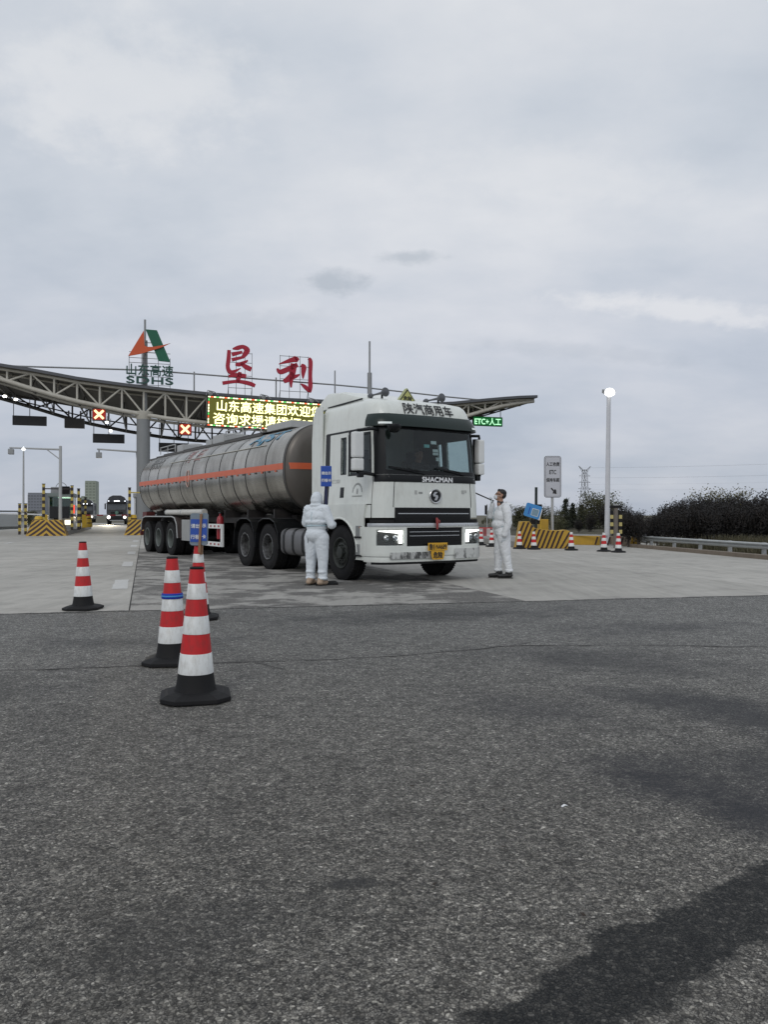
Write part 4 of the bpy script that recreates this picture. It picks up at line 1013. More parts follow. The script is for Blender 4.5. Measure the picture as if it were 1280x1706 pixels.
for x in (-4.0, -.45, 2.9):
    mb = MB().path([(x-.3,0,HB),(x-.2,0,HB+.35),(x+.25,-.1,HB+.25),(x+.5,-.1,HB+.05)], .03, 6); mb.lathe([(0,0),(.16,.03),(.18,.14),(.1,.2)], (x,-.05,HB+.18), 'Y', 14); mb.build('flood_fitting', GREY, bd)

# red name characters on a lattice frame -----------------------------
def brush(mb, pts, sx, sz, y, depth, steps=5):
    """a brush stroke: smooth centreline with varying width, extruded"""
    P = [Vector((sx(x), sz(y_))) for x, y_, w in pts]; Wd = [w for *_, w in pts]; k = abs(sx(1)-sx(0))
    def cr(a, b, c, d, t): return .5*((2*b)+(-a+c)*t+(2*a-5*b+4*c-d)*t*t+(-a+3*b-3*c+d)*t**3)
    cp, cw = [], []
    n = len(P)
    for i in range(n-1):
        a, b, c, d = P[max(i-1,0)], P[i], P[i+1], P[min(i+2,n-1)]
        wa, wb, wc, wd = Wd[max(i-1,0)], Wd[i], Wd[i+1], Wd[min(i+2,n-1)]
        for s in range(steps + (i == n-2)):
            t = s/steps; cp.append(cr(a,b,c,d,t)); cw.append(max(4, cr(wa,wb,wc,wd,t)*1.22))
    L, Rr = [], []
    for i, p in enumerate(cp):
        t = cp[min(i+1,len(cp)-1)] - cp[max(i-1,0)]; t = t.normalized() if t.length else Vector((1,0)); nn = Vector((-t.y, t.x))*cw[i]*k*.5
        L.append(p+nn); Rr.append(p-nn)
    m = len(L); vs = [Vector((q.x,yy,q.y)) for yy in (y, y+depth) for q in L+Rr]
    fs = []
    for i in range(m-1):
        fs += [(i,i+1,m+i+1,m+i), (2*m+i,3*m+i,3*m+i+1,2*m+i+1), (i,2*m+i,2*m+i+1,i+1), (m+i,m+i+1,3*m+i+1,3*m+i)]
    fs += [(0,m,3*m,2*m),(m-1,3*m-1,4*m-1,2*m-1)]
    mb.add(vs, fs)
KEN = [[(155,140,35),(150,250,42),(140,370,40),(185,430,42),(300,370,8)], [(200,120,12),(260,105,42),(330,85,38),(380,125,58),(355,180,50),(320,230,30)], [(190,195,42),(320,155,26)], [(190,265,36),(320,225,26)],
       [(235,325,26),(300,315,42),(390,262,15)], [(300,305,26),(370,350,48),(435,378,45)], [(150,485,26),(250,462,42),(370,470,38)], [(290,420,34),(280,480,42),(262,560,38)], [(75,578,36),(250,546,32),(400,562,42),(482,592,35)]]
LI = [[(780,325,8),(880,285,34),(960,255,50),(1005,250,45),(965,212,10)], [(755,385,15),(800,428,48),(920,370,50),(1010,320,45)], [(965,310,66),(950,420,60),(932,540,34),(930,625,15)], [(955,430,44),(900,510,60),(838,552,38)],
      [(950,490,44),(1010,465,28),(1035,445,8)], [(1055,320,28),(1088,350,54),(1082,430,38),(1080,500,10)], [(1150,225,26),(1176,270,38),(1172,450,36),(1172,600,44),(1165,680,25)], [(1165,672,28),(1110,612,40),(1050,570,8)]]
for strokes, sx, sz, lab, x0, x1, zb in (
    (KEN, lambda x: (x-298)*.00542, lambda y: 12.82-(y-75)*.0052, 'red brush-style character on a lattice frame nearer the green and red logo', 5.35, 7.35, 9.4),
    (LI, lambda x: (x-975)*.00565, lambda y: 12.34-(y-210)*.00528, 'red brush-style character on a lattice frame beside the thin masts', 8.85, 11.36, 9.35)):
    cx_ = (x0+x1)/2
    t0 = thing('name_character', lab, 'sign letter', CN(cx_,-.35,0), LANE, 'red station name characters')
    for st in strokes:
        mb = MB(); brush(mb, st, sx, sz, 0, .14); mb.build('stroke', SIGNRED, t0, smooth=40)
    w = (x1-x0)*.40
    for x in (-w, -w*.35, w*.4, w): MB().bar((x,.22,zb-.25),(x,.22,12.4),.03).build('frame_bar', DKSTEEL, t0)
    for z in (zb+.55, zb+1.4, zb+2.3, 12.35): MB().bar((-w,.22,z),(w,.22,z),.03).build('frame_bar', DKSTEEL, t0)
    for x in (-w, w): MB().bar((x,.22,zb+.6),(x,1.1,zb-.2),.03).build('frame_bar', DKSTEEL, t0)

# logo sign ------------------------------------------------------------
lg_ = thing('logo_sign', 'green and orange triangular emblem sign with green lettering on a tall mast', 'sign', CN(.1,-.3,0), LANE)
A2 = ((1,0,0),(0,0,1),(0,1,0))
gpts = [(.04,13.51),(.76,13.50),(1.62,11.44),(.86,11.48),(.66,12.0)]
MB().prism(gpts, A2, (0,0,0), .12).build('green_band', LOGOGRN, lg_)
rp = [(-1.05,11.66),(-.08,13.40),(-.03,12.42),(.12,12.34),(.5,12.36),(1.1,12.50),(1.62,12.68),(1.05,12.36),(.45,12.12),(-.25,11.86)]
MB().prism(rp, A2, (0,-.10,0), .09).build('orange_swoosh', LOGORED, lg_)
text('sign_lettering', '山东高速', TOLLGRN, lg_, plane_fn((.32,0,10.82),(1,0,0),(0,0,1)), size=.80, thick=.05, width=2.95, bold=.014)
text('sign_lettering', 'SDHS', TOLLGRN, lg_, plane_fn((.32,0,10.13),(1,0,0),(0,0,1)), size=.62, thick=.05, width=2.95, bold=.02)
for x in (-1.0, -.2, .85, 1.6): MB().bar((x,.14,9.6),(x,.14,11.7 if abs(x) > .9 else 12.4),.035).build('frame_bar', DKSTEEL, lg_)
for z in (9.85, 10.42, 11.3, 11.62, 12.0): MB().bar((-1.0,.14,z),(1.62,.14,z),.03).build('frame_bar', DKSTEEL, lg_)
for z in (12.0, 12.65): MB().bar((0,.1,z),(.7,.1,z),.04).build('frame_bar', DKSTEEL, lg_)

# ------------------------------------------------------------------ toll islands
CHEV_A, CHEV_B = DKYEL, STRBLK
def island(a, b0, b1, w, label, hn=.95):
    t0 = thing('toll_island', label, 'toll island', LN(a, b0), LANE, 'toll islands')
    MB().box((0,(b1-b0)/2+1.2,.14),(w,b1-b0,.28)).build('kerb_body', CONCRT, t0, bevel=.03)
    # blunt nose: splayed block with leaning faces
    hw = w/2
    vs = [(-hw-.12,-.25,0),(hw+.12,-.25,0),(hw+.12,1.3,0),(-hw-.12,1.3,0),(-hw*.80,.15,hn),(hw*.80,.15,hn),(hw*.80,1.3,hn),(-hw*.80,1.3,hn)]
    MB().add(vs, [(0,1,5,4),(1,2,6,5),(2,3,7,6),(3,0,4,7),(4,5,6,7),(3,2,1,0)]).build('nose_block', CHEV_A, t0, bevel=.02)
    # chevrons painted as raised strips on the leaning front
    def F(u, v): return Vector((u*((hw+.12)*(1-v)+hw*.80*v), -.25+.40*v-.006, hn*v))
    for s in (-1, 1):
        for k in range(6):
            base = -.62 + k*.36; q = []
            pts = [(0.0, base+.62), (0.0, base+.80), (1.0, base-.20), (1.0, base-.38)]
            # clip the strip to 0..1 in v by sampling
            seg = []
            for u0 in frange(0, .98, 8):
                lo = base+.62-u0*1.0; hi = lo+.19
                lo, hi = max(.01, lo), min(.985, hi)
                if hi-lo > .02: seg.append((u0, lo, hi))
            if len(seg) < 2: continue
            mb = MB(); vs = []
            for u0, lo, hi in seg: vs += [F(s*u0, lo), F(s*u0, hi)]
            mb.add(vs, [(2*i,2*i+2,2*i+3,2*i+1) for i in range(len(seg)-1)]); mb.build('chevron_strip', CHEV_B, t0)
    for s in (-1, 1):       # slanted bands on the flanks
        for k in range(4):
            y = -.1+.40*k; q = lambda yy, v: Vector((s*((hw+.12)*(1-v)+hw*.80*v+.006), yy, hn*v))
            MB().add([q(max(y,-.2),.02), q(y+.18,.02), q(min(y+.52,1.28),.98), q(min(y+.34,1.2),.98)], [(0,1,2,3)]).build('chevron_strip', CHEV_B, t0)
    return t0
island(-5.4, 38.9, 62, 2.0, 'toll island with yellow and dark chevron nose in front of the glazed booth')
island(.1, 39.0, 62, 2.0, 'toll island with striped nose below the round column, beside the tank tail')
STRP = stripes('yellow_black_bands', (.52,.40,.09), (.03,.02,.018), .42)
def guard_post(a, b, h, label, z0=.28, w=.16, bar=None):
    t0 = thing('guard_post', label, 'post', LN(a, b, z0), LANE, 'yellow and black guard posts')
    MB().box((0,0,(h-z0)/2),(w,w,h-z0)).build('shaft', STRP, t0, bevel=.015)
    MB().box((0,0,h-z0+.02),(w+.03,w+.03,.04)).build('cap', FLATBLK, t0)
    if bar: MB().bar((0,0,h-z0-.28),(bar,0,h-z0-.28),.07).build('cross_bar', STRP, t0)
    return t0
guard_post(-5.95, 42.2, 3.2, 'striped post at the cone-barrel side of the booth, carrying a cross bar', bar=1.6)
guard_post(-4.25, 42.0, 3.1, 'striped post at the lane corner of the booth')
guard_post(-3.95, 43.2, 2.95, 'striped post behind the one at the lane corner of the booth')
guard_post(-4.05, 45.6, 2.4, 'short striped post farther along the booth island')
guard_post(-4.2, 53, 2.6, 'striped post at the far end of the booth island by the amber barrel')
guard_post(-.72, 40.3, 2.95, 'striped post on the island beside the tank tail', bar=1.2)
guard_post(-7.45, 43, 1.95, 'twin striped post by the guardrail, outer one', z0=0)
guard_post(-7.10, 43, 1.95, 'twin striped post by the guardrail, inner one', z0=0)
def barrel(a, b, z0, label, k=1.0):
    t0 = thing('crash_barrel', label, 'barrel', LN(a, b, z0), LANE, 'yellow crash barrels')
    MB().lathe([(0,0),(.30*k,0),(.32*k,.05),(.31*k,.38*k),(.27*k,.42*k),(.27*k,.5*k),(.25*k,.86*k),(.18*k,.94*k),(0,.95*k)], n=22).build('drum', YELLOW, t0, smooth=40)
    for z in (.30, .66): MB().lathe([(.318*k if z < .5 else .272*k, z*k),(.322*k if z < .5 else .276*k, z*k),(.322*k if z < .5 else .272*k, (z+.07)*k)], n=22).build('band', STRBLK, t0)
barrel(-6.05, 40.7, .28, 'yellow crash barrel on the island behind the chevron nose', .95)
barrel(-.55, 40.6, .28, 'yellow crash barrel behind the striped nose beside the tank tail', 1.05)
barrel(-4.1, 54.5, .28, 'amber crash barrel far along the booth island')
# booth
bt = thing('toll_booth', 'glazed grey toll booth on the chevron-nosed island', 'booth', LN(-5.15, 44.2, .28), LANE)
BW, BL = 1.5, 2.6
MB().box((0,BL/2,.45),(BW,BL,.9)).build('lower_wall', paint('booth_steel', (.33,.335,.33), .3, metal=.5, dirt=.3), bt, bevel=.03)
MB().box((0,BL/2,2.30),(BW+.12,BL+.2,.25)).build('roof_band', paint('booth_header', (.20,.235,.225), .5), bt, bevel=.03)
MB().box((-.05,BL/2-.3,2.62),(1.15,1.6,.42)).build('roof_unit', GREY, bt, bevel=.03)
MB().box((.32,-.02,2.62),(.5,.3,.5)).build('roof_speaker', FLATBLK, bt, bevel=.03)
MB().path([(.35*math.cos(a)+.05,0,2.7+.42*math.sin(a)) for a in frange(0, math.pi, 14)], .02, 6).build('roof_hoop', GREY, bt)
BGL = glass_mat('booth_glass', (.55,.72,.66), .03, .3)
MB().box((0,.02,1.54),(BW-.12,.02,1.25)).build('front_pane', BGL, bt)
for s in (-1,1): MB().box((s*(BW/2-.02),BL/2,1.54),(.02,BL-.2,1.25)).build('side_pane', BGL, bt)
MB().box((0,BL-.02,1.54),(BW-.1,.04,1.25)).build('rear_wall', paint('booth_inner', (.10,.12,.115), .8), bt)
for x in (-BW/2+.04, BW/2-.04):
    for y in (.04, BL-.04): MB().box((x,y,1.54),(.08,.08,1.28)).build('corner_post', GREY, bt)
MB().box((-.05,-.10,1.15),(1.2,.12,.78)).build('front_screen', LEDDARK, bt, bevel=.02)
MB().box((-.2,-.05,.45),(.4,.2,.75)).build('cabinet', FLATBLK, bt)
MB().box((.2,.6,2.12),(.7,.9,.04)).build('ceiling_light', glow('booth_tube_light', (1,.95,.8), 3), bt)
MB().box((.45,-.07,.48),(.35,.04,.3)).build('service_lamp', glow('booth_low_light', (1,.86,.6), 2.0), bt)
MB().box((.80,-.12,1.35),(.18,.1,.55)).build('red_light', glow('lane_red_lamp', (1,.06,.03), 1.4), bt)
# camera gantry posts
t0 = thing('camera_post', 'grey inverted-L camera post on the booth island', 'camera post', LN(-4.75, 40.0, .28), LANE)
MB().tube((0,0,0),(0,0,5.2),.105,.085,16).build('pole', LGREY, t0, smooth=50)
MB().tube((.05,0,4.98),(-2.85,0,5.02),.06,.045,12).build('arm', LGREY, t0, smooth=50)
MB().tube((0,0,4.35),(-.75,0,4.95),.03).build('brace', LGREY, t0)
MB().box((-2.75,-.05,4.78),(.30,.42,.32)).build('camera_box', GREY, t0, bevel=.03); MB().tube((-2.75,0,4.9),(-2.75,0,5.05),.05).build('camera_mount', GREY, t0)
MB().box((0,0,.03),(.4,.4,.06)).build('base_plate', GREY, t0)
t0 = thing('column_camera', 'grey camera on a long arm clamped to the round canopy column', 'camera', CN(0,.35,5.45), LANE)
MB().tube((-.40,0,0),(-2.9,0,.12),.06,.05,12).build('arm', LGREY, t0, smooth=50)
MB().box((-2.78,-.05,-.28),(.36,.42,.36)).build('camera_box', GREY, t0, bevel=.03); MB().tube((-2.78,0,-.1),(-2.78,0,.12),.05).build('camera_mount', GREY, t0)
MB().tube((-.45,0,0),(-.40,0,-.5),.035).build('clamp', GREY, t0)
# boom barrier across the booth lane
t0 = thing('boom_barrier', 'lowered red and white boom barrier across the lane beside the booth', 'barrier', LN(-4.2, 52, .28), LANE)
MB().box((0,0,.5),(.35,.35,1.0)).build('housing', YELLOW, t0, bevel=.03)
MB().bar((.1,-.2,.95),(3.6,-.2,.95),.06,.09).build('arm', stripes('boom_bands', (.6,.6,.6), (.4,.02,.03), .9, axis=0), t0)
t0 = thing('boom_barrier', 'lowered white boom on the outer side of the booth, before the grey embankment', 'barrier', LN(-6.4, 47, .28), LANE)
MB().box((0,0,.5),(.35,.35,1.0)).build('housing', YELLOW, t0, bevel=.03)
MB().bar((-.1,-.2,1.0),(-4.4,-.2,1.12),.06,.09).build('arm', WLET, t0)
# small toll building on the second island (beside the column)
t0 = thing('toll_booth', 'pale grey booth side partly hidden behind the tank tail', 'booth', LN(.25, 43.6, .28), LANE)
MB().box((0,1.3,.5),(1.5,2.6,1.0)).build('lower_wall', LGREY, t0, bevel=.03); MB().box((0,1.3,2.3),(1.62,2.8,.25)).build('roof_band', LGREY, t0, bevel=.03)
MB().box((0,1.3,1.55),(1.4,2.5,1.2)).build('glazing', paint('booth_dark_glass', (.06,.075,.075), .12), t0)
for x in (-.7,.7):
    for y in (.05,2.55): MB().box((x,y,1.55),(.1,.1,1.3)).build('corner_post', WLET, t0)

# ------------------------------------------------------------------ waiting lorries in the lane beyond
def far_lorry(x, y, rz, label, col, lit):
    t0 = thing('lorry', label, 'lorry', (x,y,0), rz, 'dark lorries waiting beyond the booths')
    P = paint('lorry_paint', col, .35, dirt=.3, coat=.3)
    sec = [(-1.25,.55),(1.25,.55),(1.25,2.6),(1.18,3.1),(.95,3.55),(.5,3.78),(-.5,3.78),(-.95,3.55),(-1.18,3.1),(-1.25,2.6)]
    MB().prism(sec, ((1,0,0),(0,0,1),(0,1,0)), (0,0,0), 2.2).build('cab', P, t0, bevel=.06)
    MB().box((0,-.02,2.30),(2.2,.06,.75)).build('windscreen', paint('lorry_glass', (.10,.11,.12), .08), t0, bevel=.02)
    MB().box((0,-.16,2.82),(2.3,.3,.16)).build('sun_visor', FLATBLK, t0)
    MB().box((0,-.03,1.35),(1.5,.06,.6)).build('grille', FLATBLK, t0); MB().lathe([(0,-.08),(.2,-.06),(.22,0)], (0,-.03,1.55), 'Y', 14).build('badge', paint('badge_green', (.1,.2,.15), .3), t0)
    MB().box((0,-.12,.72),(2.45,.25,.5)).build('bumper', FLATBLK, t0, bevel=.04); MB().box((0,-.26,.55),(1.7,.03,.08)).build('bumper_trim', LGREY, t0)
    for s in (-1,1):
        MB().box((s*1.42,.1,2.35),(.16,.2,.75)).build('mirror', FLATBLK, t0, bevel=.03); MB().bar((s*1.2,.15,2.72),(s*1.42,.1,2.72),.05).build('mirror_arm', FLATBLK, t0)
        MB().lathe([(0,-.05),(.15,-.04),(.18,0),(.18,.05)], (s*.98,-.25,.95), 'Y', 16).build('headlamp', glow('lorry_headlamp', (1,.95,.85), 14.0 if (lit and s < 0) else 3.0) , t0)
        link('wheel', TYRE, t0, (s*1.05,1.3,.52)); link('wheel', TYRE, t0, (s*1.05,6.5,.52))
        MB().box((s*1.0,-.05,3.05),(.12,.08,.09)).build('marker_lamp', glow('lorry_marker', (.9,.95,1), 3), t0)
    for k in (-.25,0,.25): MB().box((k,-.04,3.05),(.17,.08,.12)).build('roof_lamp', glow('lorry_marker', (.9,.95,1), 4), t0)
    MB().box((0,5.6,1.9),(2.45,6.0,2.6)).build('cargo_body', paint('lorry_body', (.06,.065,.07), .6), t0, bevel=.03)
    MB().box((0,4.5,.8),(1.0,8,.25)).build('chassis', CHASSIS, t0)
    return t0
l1 = far_lorry(-34.6, 99.5, LANE, 'dark lorry with a bright headlamp waiting in the lane beyond the booth', (.03,.032,.038), True)
l2 = far_lorry(-48.2, 124, LANE, 'smaller-looking dark lorry queued behind the one with the bright headlamp', (.03,.034,.038), False)
hl = bpy.data.lights.new('headlamp_beam', 'SPOT'); hl.energy = 9000; hl.spot_size = R(24); hl.spot_blend = .6; hl.color = (1,.86,.6); hl.shadow_soft_size = .12
ho = bpy.data.objects.new('headlamp_beam', hl); C.objects.link(ho); ho.parent = l1; ho.location = (-.98,-.45,.95); ho.rotation_euler = (R(90-5.0)*-1+0, 0, 0)
ho.rotation_euler = (R(-84), 0, 0)
# ------------------------------------------------------------------ traffic cones
def cone_meshes(h, rb, rt, base, nband, first_white=True):
    """base plate (cut-corner), black foot, alternating bands, open black top"""
    me = {}
    b2 = base/2; c = base*.20
    oct_ = [(-b2+c,-b2),(b2-c,-b2),(b2,-b2+c),(b2,b2-c),(b2-c,b2),(-b2+c,b2),(-b2,b2-c),(-b2,-b2+c)]
    mb = MB(); k = .80
    r0 = [(x,y,.004) for x, y in oct_]; r1 = [(x,y,.032) for x, y in oct_]; r2 = [(x*k,y*k,.052) for x, y in oct_]; r3 = [(x*.62,y*.62,.060) for x, y in oct_]
    mb.add(r0+r1+r2+r3, [tuple(range(7,-1,-1))] + [(l*8+i, l*8+(i+1)%8, (l+1)*8+(i+1)%8, (l+1)*8+i) for l in range(3) for i in range(8)] + [tuple(range(24,32))])
    me['base'] = mb.mesh('base', FLATBLK, bevel=.006)
    rad = lambda z: rb + (rt-rb)*(z-.05)/(h-.05)
    zf = .05 + .125*h/.9
    me['foot'] = MB().lathe([(rad(.05)+.012,.055),(rad(.08)+.004,.09),(rad(zf),zf)], n=32).mesh('foot', FLATBLK, smooth=50)
    me['bands'] = []
    z = zf; n = nband; wts = [1.18-.07*i for i in range(n)]; tot = sum(wts)
    for i in range(n):
        z1 = z + (h-.012-zf)*wts[i]/tot; g = .0025 if i % 2 == 0 else 0
        me['bands'].append(MB().lathe([(rad(z),z),(rad(z)+g,z+.002),(rad(z1)+g,z1-.002),(rad(z1),z1)], n=32).mesh('band', CONEWHT if i % 2 == 0 else RED, smooth=50)); z = z1
    me['cap'] = MB().lathe([(rad(h-.012),h-.012),(rad(h)+.003,h),(rad(h)-.006,h+.004),(rad(h)-.012,h-.03),(.001,h-.06)], n=24).mesh('cap', FLATBLK, smooth=40)
    return me
def place_cone(me, x, y, label, group, rz=0.0, name='traffic_cone', tilt=0.0):
    t0 = thing(name, label, 'traffic cone', (x,y,.003), rz, group)
    tilt = tilt or random.uniform(-.012,.012)
    if tilt: t0.rotation_euler = (0, tilt, rz)
    link('base', me['base'], t0); link('foot', me['foot'], t0)
    for b in me['bands']: link('band', b, t0)
    link('cap', me['cap'], t0)
    return t0
BIG = cone_meshes(.89, .130, .045, .46, 6)
GN = 'tall red and white cones on the asphalt edge'
c1 = place_cone(BIG, -1.286, 5.25, 'tall red and white cone standing nearest the loose middle of the asphalt, in front of the taped one', GN, .25)
c1['label'] = 'clean tall red and white cone just in front of the one wrapped in blue tape'
c2 = place_cone(BIG, -1.79, 6.51, 'tall red and white cone wrapped with a band of blue tape', GN, .1)
tz = .565; rr = .130 + (.045-.130)*(tz-.05)/.84 + .006
MB().lathe([(rr+.002,tz-.022),(rr+.006,tz-.018),(rr+.003,tz+.022),(rr,tz+.024)], n=32).build('blue_tape', TAPEBL, c2, smooth=50)
MB().lathe([(rr+.006,tz-.006),(rr+.0075,tz-.002),(rr+.006,tz+.008)], n=32).build('tape_print', PALEBL, c2)
c3 = place_cone(BIG, -2.23, 9.26, 'tall red and white cone carrying a small blue notice board', GN, .15)
c4 = place_cone(BIG, -3.99, 10.2, 'tall red and white cone standing alone on the concrete joint', GN, .05)
# board on the third cone
t0 = thing('notice_board', 'small blue notice board with rounded top fixed on a tall cone with brown tape', 'sign board', (-2.23, 9.26, .003), R(-4))
t0.rotation_euler = (0, R(1.5), R(-6))
def rrect(w, h, r, n=5):
    pts = []
    for cx_, cy_, a0 in ((w/2-r,h/2-r,0),(-w/2+r,h/2-r,90),(-w/2+r,-h/2+r,180),(w/2-r,-h/2+r,270)):
        pts += [(cx_+r*math.cos(R(a0+90*i/n)), cy_+r*math.sin(R(a0+90*i/n))) for i in range(n+1)]
    return pts
A2 = ((1,0,0),(0,0,1),(0,1,0))
MB().prism(rrect(.135,.385,.035), A2, (-.045,-.075,1.075), .02).build('left_leaf', BACKGRY, t0)
MB().prism(rrect(.085,.385,.035), A2, (.068,-.085,1.08), .02).build('right_leaf', BACKGRY, t0)
MB().box((-.045,-.079,1.06),(.115,.006,.27)).build('blue_field', BLUE, t0); MB().box((.068,-.089,1.07),(.068,.006,.26)).build('blue_field', BLUE, t0)
text('board_lettering', '请出', WLET, t0, plane_fn((-.045,-.084,1.115),(1,0,0),(0,0,1)), size=.055, bold=.0015); text('board_lettering', '示', WLET, t0, plane_fn((.068,-.094,1.12),(1,0,0),(0,0,1)), size=.052, bold=.0015)
text('board_lettering', '行程', WLET, t0, plane_fn((-.045,-.084,.985),(1,0,0),(0,0,1)), size=.055, bold=.0015); text('board_lettering', '卡', WLET, t0, plane_fn((.068,-.094,.99),(1,0,0),(0,0,1)), size=.052, bold=.0015)
MB().bar((.018,-.1,.80),(.03,-.1,1.26),.03,.008).build('packing_tape', TAPEBR, t0)
MB().box((.03,-.055,.95),(.03,.03,.35)).build('spine', TAPEBR, t0)
# blue board on a post by the cab door
t0 = thing('notice_board', 'blue notice board with two rows of white text on a post by the cab door', 'sign board', (-1.05, 13.9, .003), R(10))
MB().box((0,0,.93),(.045,.045,1.8)).build('post', paint('post_navy', (.012,.018,.07), .5), t0); MB().box((0,0,.02),(.4,.4,.04)).build('foot_plate', FLATBLK, t0, bevel=.01)
MB().box((0,-.035,1.945),(.195,.02,.37)).build('panel', paint('board_rim_blue', (.06,.13,.50), .5), t0, bevel=.004); MB().box((0,-.047,1.945),(.18,.006,.35)).build('blue_field', BLUE, t0)
text('board_lettering', '请出示', WLET, t0, plane_fn((0,-.0515,2.00),(1,0,0),(0,0,1)), size=.06, bold=.002); text('board_lettering', '行程卡', WLET, t0, plane_fn((0,-.0515,1.87),(1,0,0),(0,0,1)), size=.06, bold=.002)
SMALL = cone_meshes(.66, .115, .042, .42, 5)
GS = 'smaller cones in front of the striped barrier'
def gp(px, py): Y = 1602/(py-858); return ((px-640)*Y/1282, Y)
for px, py, lab in ((802,908.5,'small cone by the red and white barriers, next to the headlamp'), (819.5,911,'small cone half hidden behind the man in the white suit'), (866,914.5,'small cone at the high end of the striped barrier'),
                    (890,915.5,'small cone below the dark pole and tilted blue board'), (952.5,917,'small cone at the low end of the striped barrier'), (1007,919,'small cone at the foot of the white lamp pole'), (1031,920.5,'small cone in front of the twin striped reflector post')):
    x, y = gp(px, py); place_cone(SMALL, x, y, lab, GS, random.uniform(0, 1))

# ------------------------------------------------------------------ people
def capsule(mb, p, q, r0, r1, n=14, flat=None):
    """tapered limb piece with round ends; flat = (axis vector, factor) squashes the section"""
    p, q = Vector(p), Vector(q); d = q-p; L = d.length; d.normalize()
    a = (Vector((0,0,1)) if abs(d.z) < .9 else Vector((0,1,0))); a = (a - d*a.dot(d)).normalized(); b = d.cross(a)
    rings = [(-r0*math.cos(t), r0*math.sin(t)) for t in frange(.02, math.pi/2, 4)] + [(L + r1*math.sin(t), r1*math.cos(t)) for t in frange(0, math.pi/2-.02, 4)]
    vs = []
    for h, r in rings:
        for k in range(n):
            t = 2*math.pi*k/n; v = p + d*h + (a*math.cos(t)+b*math.sin(t))*r
            if flat:
                ax, f = Vector(flat[0]).normalized(), flat[1]; o = p + d*h; w = v-o; v = o + w - ax*(w.dot(ax)*(1-f))
            vs.append(v)
    m = len(rings); fs = [(i*n+k, i*n+(k+1)%n, (i+1)*n+(k+1)%n, (i+1)*n+k) for i in range(m-1) for k in range(n)] + [tuple(range(n-1,-1,-1)), tuple((m-1)*n+k for k in range(n))]
    mb.add(vs, fs)
def ellipsoid(mb, c, r, n=16, m=10):
    c = Vector(c); vs = [c + Vector((r[0]*math.sin(t)*math.cos(a), r[1]*math.sin(t)*math.sin(a), r[2]*math.cos(t))) for t in frange(.03, math.pi-.03, m) for a in [2*math.pi*k/n for k in range(n)]]
    mb.add(vs, [(i*n+k, (i+1)*n+k, (i+1)*n+(k+1)%n, i*n+(k+1)%n) for i in range(m) for k in range(n)] + [tuple(range(n)), tuple(m*n+k for k in range(n-1,-1,-1))])
def fuse(mb, name, mat, parent, voxel=.013, smooth=6, wrinkle=0.0, seed=0):
    """melt the overlapping pieces into one continuous skin"""
    me = bpy.data.meshes.new(name); me.from_pydata(mb.v, [], mb.f)
    bm = bmesh.new(); bm.from_mesh(me); bmesh.ops.recalc_face_normals(bm, faces=bm.faces); bm.to_mesh(me); bm.free()
    o = bpy.data.objects.new(name, me); C.objects.link(o)
    m = o.modifiers.new('r', 'REMESH'); m.mode = 'VOXEL'; m.voxel_size = voxel
    m = o.modifiers.new('s', 'SMOOTH'); m.factor = .5; m.iterations = smooth
    dg = bpy.context.evaluated_depsgraph_get(); dg.update()
    me2 = bpy.data.meshes.new_from_object(o.evaluated_get(dg)); bpy.data.objects.remove(o)
    if wrinkle:
        from mathutils import noise as mn
        nrm = [v.normal.copy() for v in me2.vertices]
        for v, n_ in zip(me2.vertices, nrm):
            p = v.co; q = Vector((p.x*7, p.y*7, p.z*15 + 2.2*math.sin(p.x*11+seed) + 1.5*math.sin(p.y*13)))
            nn = abs(mn.noise(q*.8 + Vector((seed,0,0)))); n2 = abs(mn.noise(q*.55 + Vector((0,seed,4))))
            w = -(max(0, .16-nn)/.16)**1.4*.8 - (max(0, .12-n2)/.12)*.5 + .55*mn.noise(p*4.0 + Vector((0,seed,0)))
            v.co = p + n_*(w*wrinkle)
    me2.shade_smooth(); me2.materials.clear(); me2.materials.append(mat)
    return link(name, me2, parent)
def suit_mat(name, col):
    m, t, b = new_mat(name); co = coords(t)
    n = noise(t, mapping(t, co, sc=(1,1,1.7)), 9, 5, .6, .6); n2 = noise(t, co, 26, 4, .6)
    t.links.new(mixc(t, n, tuple(c*.86 for c in col), col), b.inputs['Base Color']); setin(b, Roughness=.62)
    bump(t, b, math_node(t, 'ADD', n, math_node(t, 'MULTIPLY', n2, .3)), .55, .02)
    return m
SUITB = suit_mat('pale_blue_white_fabric', (.74,.79,.83)); SUITW = suit_mat('white_nonwoven_fabric', (.80,.82,.84))
SEAMB = paint('blue_seam_tape', (.36,.50,.54), .6, dirt=.1)
SKIN = paint('skin', (.36,.20,.135), .5, dirt=.12, dirt_col=(.3,.14,.1), scale=9); HAIR = paint('black_hair', (.012,.011,.012), .55, dirt=.2, dirt_col=(.03,.03,.03), scale=30, bmp=.5)
SHOECOV = paint('tan_shoe_cover', (.42,.31,.22), .7, dirt=.35, scale=8, bmp=.3); SHOEBLK = paint('black_trainer', (.015,.015,.016), .5, dirt=.3); SOLE = paint('dark_sole', (.03,.028,.026), .8)
MASK = paint('mask_white', (.66,.69,.72), .7, dirt=.08); GLOVE = paint('white_glove', (.60,.64,.67), .5, dirt=.1)
